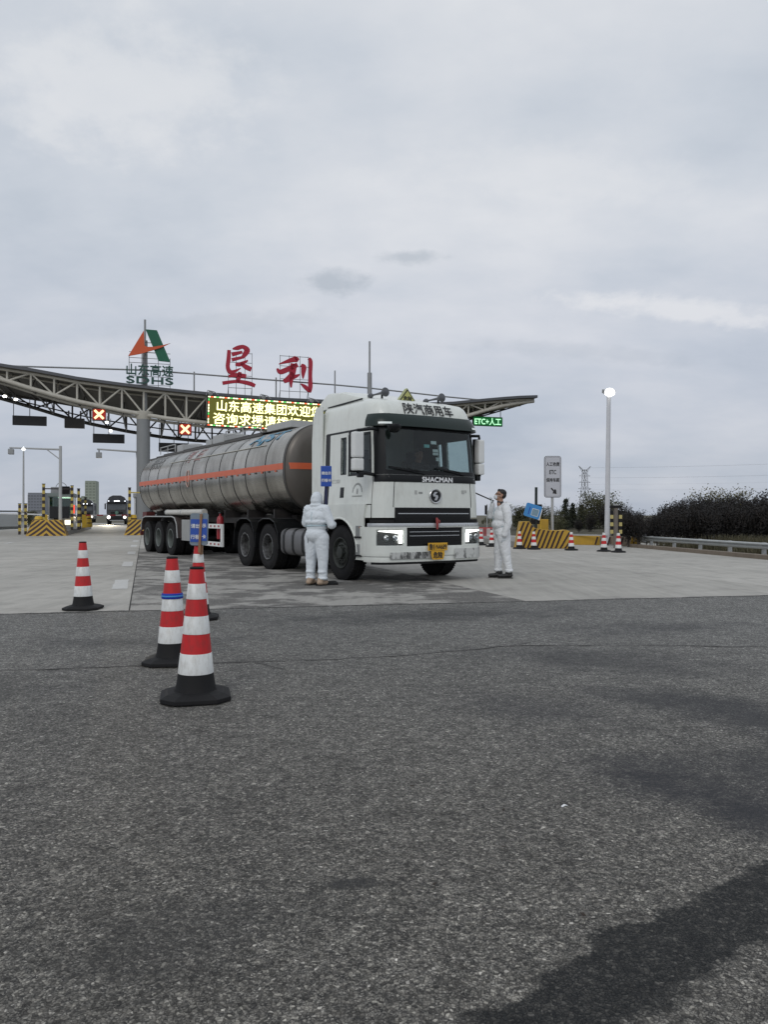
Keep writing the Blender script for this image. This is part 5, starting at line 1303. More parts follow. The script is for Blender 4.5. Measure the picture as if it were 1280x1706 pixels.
def hand(parent, mat, wrist, d, palm, curl=.6, name='glove', size=1.0):
    """palm plus four bent fingers and a side thumb"""
    w = Vector(wrist); d = Vector(d).normalized(); n = Vector(palm); n = (n - d*n.dot(d)).normalized(); s = d.cross(n)
    mb = MB(); k = size
    capsule(mb, w - d*.03, w + d*.025*k, .030*k, .032*k, flat=(n,.7)); capsule(mb, w + d*.03*k - s*.018*k, w + d*.075*k - s*.022*k, .026*k, .022*k, flat=(n,.55)); capsule(mb, w + d*.03*k + s*.018*k, w + d*.075*k + s*.022*k, .026*k, .022*k, flat=(n,.55))
    for i, ln in enumerate((.068,.078,.074,.058)):
        b0 = w + d*.088*k + s*(.036-.024*i)*k; a = curl
        b1 = b0 + (d*math.cos(a*.5)+n*math.sin(a*.5))*ln*.42*k; b2 = b1 + (d*math.cos(a*1.5)+n*math.sin(a*1.5))*ln*.33*k; b3 = b2 + (d*math.cos(a*2.4)+n*math.sin(a*2.4))*ln*.25*k
        for p, q, r, r2 in ((b0-d*.02*k,b1,.0105,.0098),(b1,b2,.0098,.009),(b2,b3,.009,.0078)): capsule(mb, p, q, r*k, r2*k, 8)
    t0 = w + d*.025*k + s*.034*k; t1 = t0 + (d*.6+s*.6+n*.35).normalized()*.036*k; t2 = t1 + (d*.8+n*.6).normalized()*.032*k
    capsule(mb, t0, t1, .0135*k, .012*k, 8); capsule(mb, t1, t2, .012*k, .009*k, 8)
    return fuse(mb, name, mat, parent, .0045, 2)
def head(parent, o, yaw_dir, up, skin=SKIN, sc=1.0):
    """face looking along yaw_dir; returns frame (centre, f, r, u)"""
    c = Vector(o); f = Vector(yaw_dir).normalized(); u = Vector(up); u = (u - f*u.dot(f)).normalized(); r = f.cross(u)
    P = lambda a, b, d_: c + r*a*sc + f*b*sc + u*d_*sc
    mb = MB()
    def ell(cc, ra, rb, rc):
        n, m = 18, 12
        vs = [Vector(cc) + r*(ra*sc*math.sin(t)*math.cos(a)) + f*(rb*sc*math.sin(t)*math.sin(a)) + u*(rc*sc*math.cos(t)) for t in frange(.03, math.pi-.03, m) for a in [2*math.pi*k/n for k in range(n)]]
        mb.add(vs, [(i*n+k, (i+1)*n+k, (i+1)*n+(k+1)%n, i*n+(k+1)%n) for i in range(m) for k in range(n)] + [tuple(range(n)), tuple(m*n+k for k in range(n-1,-1,-1))])
    ell(P(0,-.012,.035), .076,.094,.088); ell(P(0,.022,-.035), .060,.066,.082); ell(P(0,.045,-.085), .036,.038,.03)   # skull, face, chin
    ell(P(0,.088,-.022), .012,.024,.022); capsule(mb, P(0,.080,.02), P(0,.096,-.02), .010*sc, .013*sc, 8)                   # nose
    ell(P(0,.070,.030), .055,.022,.014)                                                                                       # brow
    for s in (-1,1): ell(P(s*.078,-.012,-.012), .012,.024,.034)                                                              # ears
    ell(P(0,.076,-.062), .026,.014,.007); ell(P(0,.074,-.074), .022,.013,.008)                                               # lips
    capsule(mb, P(0,-.02,-.06), P(0,-.045,-.17), .056*sc, .062*sc)                                                           # neck
    hd = fuse(mb, 'head', skin, parent, .006, 2)
    return P, ell

# --- worker in the hooded suit, back to the camera, beside the front wheel
wk = thing('person', 'person in a pale hooded protective suit standing with back turned beside the front wheel', 'person', (-1.20, 13.70, .003), R(-30))
mb = MB()          # local frame: faces +y
for s in (-1, 1):
    x = s*.125
    capsule(mb, (x*1.06,.0,.15), (x*1.02,.01,.48), .078, .100); capsule(mb, (x*1.02,.01,.48), (x*.82,.0,.84), .104, .140); ellipsoid(mb, (x*1.06,.0,.125), (.092,.098,.045)); ellipsoid(mb, (x*1.04,-.01,.24), (.088,.092,.05))
ellipsoid(mb, (0,-.02,.90), (.212,.165,.16)); ellipsoid(mb, (0,-.01,1.03), (.200,.150,.10)); ellipsoid(mb, (0,-.012,1.12), (.225,.165,.085)); ellipsoid(mb, (0,-.01,1.22), (.218,.155,.17)); ellipsoid(mb, (0,-.005,1.33), (.205,.125,.11))
for s, el, wr in ((-1, Vector((-.262,.03,1.10)), Vector((-.15,.27,1.12))), (1, Vector((.305,.02,1.07)), Vector((.19,.26,1.08)))):
    sh = Vector((s*.185,0,1.345))
    capsule(mb, (s*.09,0,1.36), sh, .085, .083); capsule(mb, sh, el, .090, .076); capsule(mb, el, wr, .076, .052); ellipsoid(mb, el*.6+wr*.4, (.075,.07,.075))
ellipsoid(mb, (0,.0,1.43), (.085,.085,.07))
ellipsoid(mb, (0,.005,1.545), (.100,.120,.118)); ellipsoid(mb, (0,-.02,1.50), (.102,.100,.10)); ellipsoid(mb, (0,-.025,1.42), (.125,.095,.05))
fuse(mb, 'coverall', SUITB, wk, .009, 6, .0075, 3)
def hoop(z, rx, ry, cy, mat, rad, tiltx=0.0):
    mb = MB(); mb.path([(rx*math.cos(a), cy+ry*math.sin(a), z+tiltx*math.cos(a)) for a in frange(0, 2*math.pi, 30)], rad, 6); return mb
hoop(1.055,.206,.155,-.012,None,.007,.006).build('waist_seam', SEAMB, wk, smooth=60)
MB().path([(.0,-.158,1.05),(.0,-.166,1.18),(.0,-.152,1.30)], .004, 5).build('back_seam', SEAMB, wk)
P, ell = head(wk, (0,.035,1.525), (0,1,.05), (0,0,1))
mbm = MB(); ellipsoid(mbm, (0,.125,1.475), (.062,.045,.055)); fuse(mbm, 'mask', MASK, wk, .007, 2)
for s in (-1, 1):
    hand(wk, GLOVE, (s*.155 + (.02 if s > 0 else 0),.285,1.10), (-s*.55,.8,.05), (0,0,-1), .5)
    mb = MB(); capsule(mb, (s*.118,-.075,.052), (s*.122,.115,.042), .056, .048, flat=((0,0,1),.85)); ellipsoid(mb, (s*.118,-.03,.10), (.07,.075,.06))
    sh = fuse(mb, 'shoe', SHOECOV, wk, .009, 3, .003, 5); lo = min(v.co.z for v in sh.data.vertices); 
    for v in sh.data.vertices: v.co.z = max(v.co.z, .012)
    MB().box((s*.12,.02,.006),(.105,.30,.012)).build('sole', SOLE, wk)
MB().box((-.09,-.147,.80),(.006,.008,.09)).build('pocket_pen', SOLE, wk)
# --- man in the white suit seen from the side, head tipped back, one hand raised to his mouth
mn_ = thing('person', 'man in a white suit with hood down, head tipped back, hand raised to his face', 'person', (2.345, 15.26, .003), R(90))
# local frame: faces +y (towards the cab), near side to the camera is his left = -x
mb = MB()
for s, fy in ((-1,-.10), (1,.06)):
    x = s*.095
    capsule(mb, (x,fy,.19), (x,fy*.6+.01,.50), .064, .084); capsule(mb, (x,fy*.6+.01,.50), (x*.9,-.01,.88), .090, .125); ellipsoid(mb, (x,fy,.155), (.072,.080,.05))
ellipsoid(mb, (0,.0,.93), (.185,.145,.15)); ellipsoid(mb, (0,.025,1.06), (.19,.165,.13)); ellipsoid(mb, (0,.01,1.22), (.20,.150,.17)); ellipsoid(mb, (0,-.025,1.36), (.20,.125,.11))
sh, el, wr = Vector((-.205,-.05,1.385)), Vector((-.245,-.07,1.09)), Vector((-.225,-.01,.86))        # near arm hangs
capsule(mb, (-.10,-.04,1.40), sh, .08, .08); capsule(mb, sh, el, .083, .068); capsule(mb, el, wr, .068, .055)
sh, el, wr = Vector((.19,-.02,1.385)), Vector((.17,.175,1.22)), Vector((.065,.185,1.46))              # far arm raised
capsule(mb, (.09,-.04,1.40), sh, .08, .08); capsule(mb, sh, el, .08, .066); capsule(mb, el, wr, .066, .050)
ellipsoid(mb, (0,-.035,1.45), (.085,.085,.055)); ellipsoid(mb, (0,-.13,1.455), (.125,.085,.045)); ellipsoid(mb, (0,-.19,1.425), (.105,.055,.040)); ellipsoid(mb, (0,-.10,1.49), (.11,.05,.035))
cv = fuse(mb, 'coverall', SUITW, mn_, .009, 6, .007, 11)
for v in cv.data.vertices: k_ = 1.0 + .13*max(0, min(1, (1.42-v.co.z)/.12)); v.co.x *= k_; v.co.y *= k_
hoop(1.02,.192,.158,.015,None,.007).build('waist_seam', SEAMB, mn_, smooth=60)
MB().path([(0,.128,1.40),(0,.168,1.28),(0,.178,1.18),(0,.19,1.08),(0,.178,.96)], .006, 5).build('front_zip', SEAMB, mn_)
ff = Vector((0,.92,.28)); uu = Vector((0,-.28,.92))
P, ell = head(mn_, (0,.035,1.635), ff, uu)
mbh = MB()
def ellh(cc, ra, rb, rc, tip=None):
    f = ff.normalized(); u = uu.normalized(); r = f.cross(u); n, m = 20, 14
    vs = [Vector(cc) + r*(ra*math.sin(t)*math.cos(a)) + f*(rb*math.sin(t)*math.sin(a)) + u*(rc*math.cos(t)) for t in frange(.03, math.pi-.03, m) for a in [2*math.pi*k/n for k in range(n)]]
    mbh.add(vs, [(i*n+k, (i+1)*n+k, (i+1)*n+(k+1)%n, i*n+(k+1)%n) for i in range(m) for k in range(n)] + [tuple(range(n)), tuple(m*n+k for k in range(n-1,-1,-1))])
ellh(P(0,-.022,.062), .083,.092,.074); ellh(P(0,-.062,.02), .076,.056,.075); ellh(P(0,.045,.088), .055,.038,.034)
fuse(mbh, 'hair', HAIR, mn_, .007, 1, .004, 2)
mbh = MB(); ellh(P(0,.070,-.058), .058,.046,.048); fuse(mbh, 'mask', MASK, mn_, .006, 2)
for s in (-1,1): MB().path([P(s*.05,.085,-.035), P(s*.078,.02,-.02), P(s*.084,-.01,-.005)], .003, 5).build('mask_loop', MASK, mn_)
MB().path([P(-.08,-.01,.012),P(-.066,.07,.014),P(-.03,.098,.012),P(.03,.098,.012),P(.066,.07,.014),P(.08,-.01,.012)], .004, 5).build('glasses', SOLE, mn_)
mbn = MB(); capsule(mbn, (0,.0,1.44), (0,.04,1.50), .068, .062); fuse(mbn, 'dark_collar', SHOEBLK, mn_, .009, 2)
hand(mn_, GLOVE, (.05,.195,1.485), (-.35,.05,.95), (0,.55,.1), 1.0)
hand(mn_, GLOVE, (-.222,.0,.835), (.03,.10,-1), (1,0,0), .55)
for s, fy in ((-1,-.10), (1,.06)):
    x = s*.095
    mb = MB(); capsule(mb, (x,fy-.05,.060), (x,fy+.165,.048), .050, .042, flat=((0,0,1),.85)); ellipsoid(mb, (x,fy-.02,.10), (.054,.070,.055)); capsule(mb, (x,fy,.10), (x,fy,.20), .050, .048)
    o = fuse(mb, 'shoe', SHOEBLK, mn_, .008, 3)
    for v in o.data.vertices: v.co.z = max(v.co.z, .014)
    MB().box((x,fy+.05,.008),(.095,.29,.016)).build('sole', SOLE, mn_, bevel=.006)
rod = thing('rod', 'thin dark rod held up towards the cab by the man in the white suit', 'rod', (2.345, 15.26, 0), R(90))
MB().tube((.03,.205,1.545),(.03,.66,1.745),.012,.014,8).build('shaft', SOLE, rod, smooth=60)
MB().tube((.03,.16,1.525),(.03,.222,1.552),.016,.016,8).build('grip', INK, rod, smooth=60)

# --- driver behind the windscreen
dv = thing('person', 'driver in dark clothes seated behind the windscreen of the white cab', 'person', TROOT + Vector((math.cos(TH)*.50 - math.sin(TH)*1.12, math.sin(TH)*.50 + math.cos(TH)*1.12, 0)), TH)
mb = MB()   # local: faces -y
ellipsoid(mb, (0,.16,1.85), (.19,.14,.17)); ellipsoid(mb, (0,.17,2.10), (.20,.13,.20)); ellipsoid(mb, (0,.16,2.24), (.19,.11,.09))
for s in (-1,1):
    capsule(mb, (s*.10,.15,2.24), (s*.20,.12,2.22), .07, .07); capsule(mb, (s*.20,.12,2.22), (s*.25,-.06,1.98), .062, .052); capsule(mb, (s*.25,-.06,1.98), (s*.15,-.28,2.06), .05, .038)
    capsule(mb, (s*.10,.12,1.76), (s*.13,-.30,1.76), .09, .08); capsule(mb, (s*.13,-.30,1.76), (s*.12,-.38,1.34), .07, .055)
fuse(mb, 'clothes', paint('dark_jacket', (.018,.02,.026), .8, dirt=.2), dv, .015, 4, .004, 8)
P, ell = head(dv, (0,.11,2.47), (0,-1,0), (0,0,1))
mbh = MB(); 
ellipsoid(mbh, (0,.125,2.53), (.082,.092,.078)); ellipsoid(mbh, (0,.17,2.47), (.075,.05,.08)); fuse(mbh, 'hair', HAIR, dv, .009, 1)
for s in (-1,1): hand(dv, SKIN, (s*.145,-.29,2.065), (-s*.1,-.8,.3), (0,0,-1), .9, name='hand')
# ------------------------------------------------------------------ right-hand side: island nose, signs, lamp, guardrail
bx_, by_ = gp(909, 914)
bar_t = thing('striped_barrier', 'long yellow and maroon striped crash barrier block with a rounded low end', 'barrier', (bx_, by_, 0), R(-4))
# profile in the barrier's own length direction: high blunt left end, stepping to a rounded right end
pf = [(-1.18,0),(-.98,1.08),(-.62,1.08),(-.42,.82),(.10,.74),(.55,.72),(.80,.75),(.98,.70),(1.08,.50),(1.14,.22),(1.14,0)]
MB().prism(pf, ((1,0,0),(0,0,1),(0,1,0)), (0,0,0), .75).build('block', DKYEL, bar_t, bevel=.03); bar_t.scale = (.93,.93,.93)
def ztop(x): return lerp_tab(pf[1:-1], x) if x > -.98 else max(0.0, (x+1.18)/.20*1.08)
nb = 13
for k in range(nb):        # leaning maroon bands laid on the camera-facing side
    x0 = -1.30 + k*.185; vs = []; lean = .42 if x0 < .35 else .42 + (x0-.35)*.9
    for v in frange(0, 1, 10):
        xx0 = x0 + lean*v; pts = []
        for xx in (xx0, xx0+.085):
            xx = min(max(xx, -1.15), 1.125); pts.append((xx, min(v*1.06, ztop(xx)-.015)))
        vs.append(pts)
    mb = MB(); vv = [Vector((px_, -.006, max(.01, pz_))) for p_ in vs for px_, pz_ in p_]
    mb.add(vv, [(2*i,2*i+1,2*i+3,2*i+2) for i in range(10)]); mb.build('maroon_band', STRBLK, bar_t)
# concrete kerb island the block sits in front of
is_ = thing('kerb_island', 'low concrete kerb island behind the striped crash barrier', 'kerb', (bx_, by_+.9, 0), R(8))
MB().box((0,6,.12),(2.0,12,.24)).build('body', CONCRT, is_, bevel=.03)
# lane sign
sx_, sy_ = gp(920, 909.5)
sg_ = thing('lane_sign', 'white round-cornered lane sign with black characters and an arrow on a grey post', 'road sign', (sx_+.02, sy_, 0), R(4))
MB().tube((0,0,.0),(0,0,2.1),.055,n=14).build('post', LGREY, sg_, smooth=50)
MB().prism(rrect(.70,1.68,.11), A2, (0,-.07,2.79), .03).build('rim', paint('sign_rim_dark', (.03,.03,.035), .5), sg_)
MB().prism(rrect(.67,1.65,.10), A2, (0,-.075,2.79), .03).build('panel', SIGNWHT, sg_)
MB().prism(rrect(.60,1.58,.08), A2, (0,-.0765,2.79), .02).build('panel_line', INK, sg_); MB().prism(rrect(.585,1.565,.075), A2, (0,-.078,2.79), .02).build('panel_face', SIGNWHT, sg_)
fn = lambda z: plane_fn((0,-.0815,z),(1,0,0),(0,0,1))
text('sign_lettering', '人工收费', INK, sg_, fn(3.30), size=.17, bold=.004, width=.54); text('sign_lettering', 'ETC', INK, sg_, fn(2.98), size=.24, bold=.004, width=.27); text('sign_lettering', '保持车距', INK, sg_, fn(2.66), size=.17, bold=.004, width=.54)
ar = [(-.13,.10),(-.09,.14),(.035,.02),(.035,.075),(.11,.05),(.13,-.13),(-.06,-.10),(-.02,-.06),(-.02,-.02)]
MB().prism([(x*.95, y*.95) for x, y in ar], ((1,0,0),(0,0,1),(0,-1,0)), (.03,-.0815,2.22), .002).build('sign_arrow', INK, sg_)
# dark pole with tilted blue board
px_, py_ = gp(888, 912)
pb = thing('scanner_pole', 'dark pole carrying a tilted pale blue board with a white square outline', 'pole', (px_, py_, 0), R(3))
MB().tube((.12,0,0),(.14,0,2.32),.055,n=14).build('pole', paint('pole_dark_green', (.012,.022,.022), .5), pb, smooth=50)
tl = lambda x, y: (x*math.cos(R(-17))-y*math.sin(R(-17)), x*math.sin(R(-17))+y*math.cos(R(-17)))
MB().prism([tl(*p) for p in rrect(.62,.52,.06)], A2, (-.02,-.12,1.40), .04).build('board', PALEBL, pb)
MB().prism([tl(x+.10,y-.03) for x, y in rrect(.28,.28,.03)], A2, (-.02,-.123,1.40), .01).build('white_outline', WLET, pb); MB().prism([tl(x+.10,y-.03) for x, y in rrect(.25,.25,.025)], A2, (-.02,-.126,1.40), .01).build('grey_square', paint('code_grey', (.20,.32,.42), .6, dirt=.4, scale=30), pb)
MB().prism([tl(x-.14,y-.02) for x, y in rrect(.04,.30,.01)], A2, (-.02,-.123,1.40), .01).build('blue_stripe', BLUE, pb)
MB().prism([tl(x+.30,y-.03) for x, y in rrect(.10,.44,.02)], A2, (-.02,-.10,1.38), .03).build('paper_edge', WLET, pb)
MB().box((.26,.02,1.55),(.20,.16,.22)).build('reader_box', FLATBLK, pb, bevel=.02); MB().box((.10,.02,.98),(.34,.14,.16)).build('reader_box', FLATBLK, pb, bevel=.02)
MB().bar((.30,0,.2),(.30,0,1.5),.04).build('stay', YELLOW, pb)
yb = thing('control_box', 'small plain amber control box behind the striped barrier by the sign post', 'box', (gp(907,910)[0], gp(907,910)[1]+.3, .24), R(4))
MB().box((0,0,.42),(.42,.3,.84)).build('case', DKYEL, yb, bevel=.02); MB().box((0,-.155,.42),(.34,.01,.7)).build('door', DKYEL, yb, bevel=.004)
# lamp pole
lx, ly = gp(1005, 908)
lp = thing('lamp_post', 'tall white lamp post with a glaring lit floodlight head', 'lamp post', (lx, ly-.6, 0), 0)
zt = 1.25 + 204*(ly-.6)/1282
MB().tube((0,0,0),(.08,0,zt-.15),.11,.08,20).build('pole', paint('lamp_pole_white', (.62,.63,.66), .4, dirt=.2), lp, smooth=50)
MB().box((0,0,.02),(.45,.45,.04)).build('base_plate', LGREY, lp)
MB().box((.06,-.05,zt+.03),(.46,.34,.15),(R(18),0,0)).build('lamp_housing', GREY, lp, bevel=.02)
FLOOD = glow('floodlight_white', (1,.99,.95), 3.5)
mb = MB(); ellipsoid(mb, (.06,-.20,zt-.02), (.22,.09,.17)); mb.build('lamp_panel', FLOOD, lp, smooth=60)
# twin reflector post
rx, ry = gp(1032, 914)
rp_ = thing('reflector_post', 'short post with two black and yellow banded wings and a small cap', 'post', (rx, ry+.4, 0), 0)
MB().bar((0,0,0),(0,0,1.52),.13,.13).build('shaft', paint('weathered_post', (.16,.14,.12), .7, dirt=.4), rp_)
for s in (-1,1):
    for i, z in enumerate(frange(.62, 1.32, 5)): MB().box((s*.165,-.05,z),(.11,.05,.14)).build('wing_band', paint('reflector_yellow', (.50,.42,.16), .5, dirt=.3) if i % 2 == 0 else FLATBLK, rp_)
MB().box((0,0,1.56),(.42,.16,.10)).build('cap', FLATBLK, rp_, bevel=.02); MB().box((0,0,1.63),(.16,.12,.05)).build('cap_light', LGREY, rp_)
# low striped kerb wall behind the lamp
wpts = [gp(958,908.5), gp(1012,909.5), gp(1076,912)]
lw = thing('striped_wall', 'low amber and dark painted wall running behind the lamp post', 'wall', (0,0,0))
for (x0,y0),(x1,y1), mt in ((wpts[0],wpts[1],DKYEL),(wpts[1],wpts[2],paint('faded_wall', (.25,.2,.15), .8, dirt=.6))):
    MB().bar((x0,y0+.8,.19),(x1,y1+.8,.19),.3,.38).build('block', mt, lw, bevel=.02)
(x0,y0),(x1,y1) = wpts[0], wpts[2]
for k in range(22):
    f = (k+.5)/22; 
    if k % 2 or f < .35: continue
    xx, yy = x0+(x1-x0)*f, y0+(y1-y0)*f+.8-.16
    MB().box((xx,yy,.19),(.07,.012,.34),(0,R(18),0)).build('dark_band', STRBLK, lw)
for k, f in enumerate((.90,.955)):
    xx, yy = x0+(x1-x0)*f, y0+(y1-y0)*f+.62
    MB().box((xx,yy,.28),(.11,.03,.50),(0,R(12),0)).build('yellow_board', DKYEL, lw)
MB().bar((x0,y0+.66,.42),(x0+(x1-x0)*.55,y0+(y1-y0)*.55+.66,.42),.03,.05).build('top_rail', LGREY, lw)
# guardrail on the right
g0, g1 = Vector((*gp(1078,912),0)), Vector((11.6, 19.0, 0))
gd = (g1-g0).normalized(); L = (g1-g0).length
gr_ = thing('guardrail', 'galvanised steel guardrail along the verge in front of the dark tree belt', 'guardrail', (0,0,0))
gn = Vector((-gd.y, gd.x, 0)); gn = gn if gn.x < 0 else -gn
wprof = [(0,.255),(.05,.275),(.055,.30),(0,.335),(-.0,.355),(.055,.385),(.05,.41),(0,.43)]
mb = MB(); mb.grid(lambda t, i: g0 + gd*t + gn*wprof[i][0] + Vector((0,0,wprof[i][1])), frange(-.15, L, 12), list(range(8))); mb.build('beam', paint('galvanised_beam', (.40,.42,.42), .4, metal=.4, dirt=.35, dirt_col=(.18,.19,.15)), gr_, solid=.006)
for t in frange(.2, L-.2, 6):
    p = g0 + gd*t - gn*.09; MB().box((p.x,p.y,.22),(.10,.10,.44)).build('post', LGREY, gr_); q = g0 + gd*t - gn*.02; MB().box((q.x,q.y,.345),(.08,.12,.12)).build('spacer', LGREY, gr_)
MB().box(g0 - gd*.18 + Vector((0,0,.34)), (.14,.12,.30)).build('end_terminal', LGREY, gr_, bevel=.03)
kb = MB(); k0, k1 = g0 + gn*.42 - gd*.5, g1 + gn*.42 + gd*3
kb.bar(k0+Vector((0,0,.04)), k1+Vector((0,0,.04)), .30, .16); struct(kb.build('kerb', paint('weathered_kerb', (.20,.165,.13), .9, dirt=.5, dirt_col=(.09,.07,.05), scale=1.5, bmp=.3)))
# verge bank behind the rail
vb = MB(); bank = [(8.2,33,.0),(14,30,.0),(13.5,16,.0),(60,16,.0),(70,80,.6),(8,90,.3),(6,50,.05)]
def verge(u, v):
    x = 8.6 + 52*u + 1.9*max(0, (1-v))*(1-u); y = 17 + 75*v
    from mathutils import noise as mnz
    return Vector((x if v < .2 else x - 3.0*min(1, (v-.2)*3), y, -.03 + .25*min(1, u*6) + .12*mnz.noise(Vector((x*.4,y*.4,0)))))
vb.grid(verge, frange(0, 1, 40), frange(0, 1, 40)); struct(vb.build('verge', paint('verge_soil_grass', (.075,.068,.042), .95, dirt=.7, dirt_col=(.032,.034,.018), scale=1.2, bmp=.8), smooth=60))

# ------------------------------------------------------------------ trees
def leaf_mat(name, cols):
    m, t, b = new_mat(name); oi = t.nodes.new('ShaderNodeObjectInfo'); co = coords(t)
    n = noise(t, co, 2.2, 3, .6); n2 = noise(t, co, 30, 2, .5)
    k = math_node(t, 'ADD', math_node(t, 'MULTIPLY', n, .55), math_node(t, 'MULTIPLY', n2, .45))
    c = ramp(t, k, [(.32, cols[0]), (.5, cols[1]), (.68, cols[2])])
    c = mixc(t, 1.0, c, math_node(t, 'ADD', math_node(t, 'MULTIPLY', oi.outputs['Random'], .5), .75), 'MULTIPLY')
    t.links.new(c, b.inputs['Base Color']); setin(b, Roughness=.75)
    return m
LEAFDK = leaf_mat('dark_autumn_foliage', [(.007,.007,.007),(.012,.011,.0105),(.024,.020,.0175)])
LEAFOL = leaf_mat('olive_foliage', [(.035,.040,.016),(.065,.068,.026),(.11,.10,.042)])
LEAFCN = leaf_mat('conifer_foliage', [(.018,.026,.017),(.030,.040,.024),(.05,.055,.03)])
LEAFYG = leaf_mat('yellow_green_foliage', [(.06,.055,.02),(.11,.10,.036),(.17,.15,.06)])
BARK = paint('bark', (.055,.045,.038), .9, dirt=.4, dirt_col=(.10,.09,.08), scale=6, bmp=.4)
def tree_proto(seed, h, w, kind, mat, nleaf, leaf, bare=0.0):
    """tapered trunk with limbs, leaves spread through the crown volume"""
    rnd = random.Random(seed); tr = MB(); lv = MB()
    top = Vector((rnd.uniform(-.08,.08)*h, rnd.uniform(-.05,.05)*h, h*.96))
    tr.path([(0,0,-.1), (top.x*.2,top.y*.2,h*.35), (top.x*.6,top.y*.6,h*.7), top], [h*.022, h*.016, h*.009, h*.002], 7)
    tips = []
    nlimb = 22 if kind != 'cone' else 30
    for i in range(nlimb):
        f = (.06 + .90*(i+.5)/nlimb) if kind == 'cone' else (.12 + .82*(i/nlimb)); base = Vector((top.x*f, top.y*f, h*f))
        a = i*2.4 + rnd.uniform(-.4,.4)
        if kind == 'cone': ln = w*(1-f)*.95*rnd.uniform(.8,1.1)+.05; rise = -.05*ln
        elif kind == 'upright': ln = w*rnd.uniform(.35,.75); rise = ln*rnd.uniform(1.2,2.4)
        else: ln = w*(.5+.6*math.sin(math.pi*min(1,f*.95)))*rnd.uniform(.7,1.1); rise = ln*rnd.uniform(.2,.8)
        end = base + Vector((math.cos(a)*ln, math.sin(a)*ln, rise))
        if end.z > h*1.03: end.z = h*rnd.uniform(.9,1.05)
        midp = base.lerp(end, .5) + Vector((0,0,-.06*ln))
        r = h*.007*(1-f*.6)
        tr.path([base, midp, end], [r, r*.7, r*.25], 5, False)
        tips.append((base, midp, end))
    def leafq(p, s):
        n = Vector((rnd.gauss(0,1), rnd.gauss(0,1), rnd.gauss(0,1)+.4)).normalized(); u = n.orthogonal().normalized(); a = rnd.uniform(0, 6.3); u = u*math.cos(a) + n.cross(u)*math.sin(a); v = n.cross(u)
        lv.add([p-u*s*.5, p+v*s*.28, p+u*s*.55, p-v*s*.28], [(0,1,2,3)])
    per = nleaf // len(tips)
    for base, midp, end in tips:
        for _ in range(per):
            t = rnd.uniform(.15, 1.08); q = base.lerp(midp, t*2) if t < .5 else midp.lerp(end, t*2-1)
            if rnd.random() < bare and q.z > h*.72: continue
            sp = w*(.20 if kind != 'cone' else .12)
            leafq(q + Vector((rnd.gauss(0,sp), rnd.gauss(0,sp), rnd.gauss(0,sp*.9))), leaf*rnd.uniform(.6,1.3))
    if kind == 'upright':     # twiggy shoots sticking out of the top
        for _ in range(70):
            a = rnd.uniform(0, 6.3); r = w*.85*rnd.random()**.5; b = Vector((math.cos(a)*r, math.sin(a)*r, h*rnd.uniform(.45,.78)))
            e = b + Vector((rnd.gauss(0,.10), rnd.gauss(0,.10), h*rnd.uniform(.16,.36)*(1.15-.5*r/w))); tr.path([b, e], [.013,.003], 4, False)
            for _ in range(12): leafq(b.lerp(e, rnd.random()**.8) + Vector((rnd.gauss(0,.045), rnd.gauss(0,.045), rnd.gauss(0,.05))), leaf*rnd.uniform(.5,1.0))
    return tr.mesh('trunk', BARK, smooth=60), lv.mesh('crown', mat)
DARKP = [tree_proto(s, 3.0, 1.0, 'upright', LEAFDK, 3000, .14, .8) for s in (1,2,3,4)]
OLIVP = [tree_proto(s, 3.4, 1.5, 'round', LEAFOL, 2600, .17) for s in (11,12)]
CONEP = [tree_proto(s, 4.0, .85, 'cone', LEAFCN, 2400, .16) for s in (21,22)]
YELP = [tree_proto(s, 3.6, 1.4, 'round', LEAFYG, 2200, .17, .3) for s in (31,32)]
def plant(proto, px, dist, htop_px, label, group, ref_h, wk=1.0):
    x = (px-640)/1282*dist; hgt = 1.25 + (858-htop_px)*dist/1282 - .1; s = hgt/ref_h
    t0 = thing('tree', label, 'tree', (x, dist, .05), random.uniform(0,6.28), group); t0.scale = (s*wk, s*wk, s)
    link('trunk', proto[0], t0); link('crown', proto[1], t0); return t0
rnd = random.Random(5)
GD, GO = 'dark saplings of the tree belt', 'olive and evergreen trees behind the sign'
profile_top = [(1035,842),(1052,838),(1070,846),(1080,852),(1092,846),(1103,838),(1116,831),(1130,826),(1145,826),(1160,824),(1175,820),(1190,824),(1205,822),(1220,820),(1240,818),(1255,822),(1270,819),(1290,812)]
k = 0
for row, dist in ((0, 31), (1, 36), (2, 42)):
    px = 1030 + row*7
    while px < 1315:
        # farther rows fill the gaps of the nearer ones
        tp = lerp_tab(profile_top, px) + rnd.choice((rnd.uniform(-6, 2), rnd.uniform(0, 14))) + (2-row)*5
        plant(DARKP[k % 4], px, dist + rnd.uniform(-1.5,1.5), tp, ('dark bare-topped sapling in the front row of the tree belt behind the guardrail', 'dark bare-topped sapling in the middle row of the tree belt behind the guardrail', 'dark bare-topped sapling in the back row of the tree belt behind the guardrail')[row], GD, 3.45, 1.2)
        px += rnd.uniform(13, 19) + row; k += 1
for px, tp in ((1182,819),(1212,826),(1232,819)): plant(YELP[px % 2], px, 48, tp, 'yellow-green tree top showing above the dark saplings', GO, 3.6)
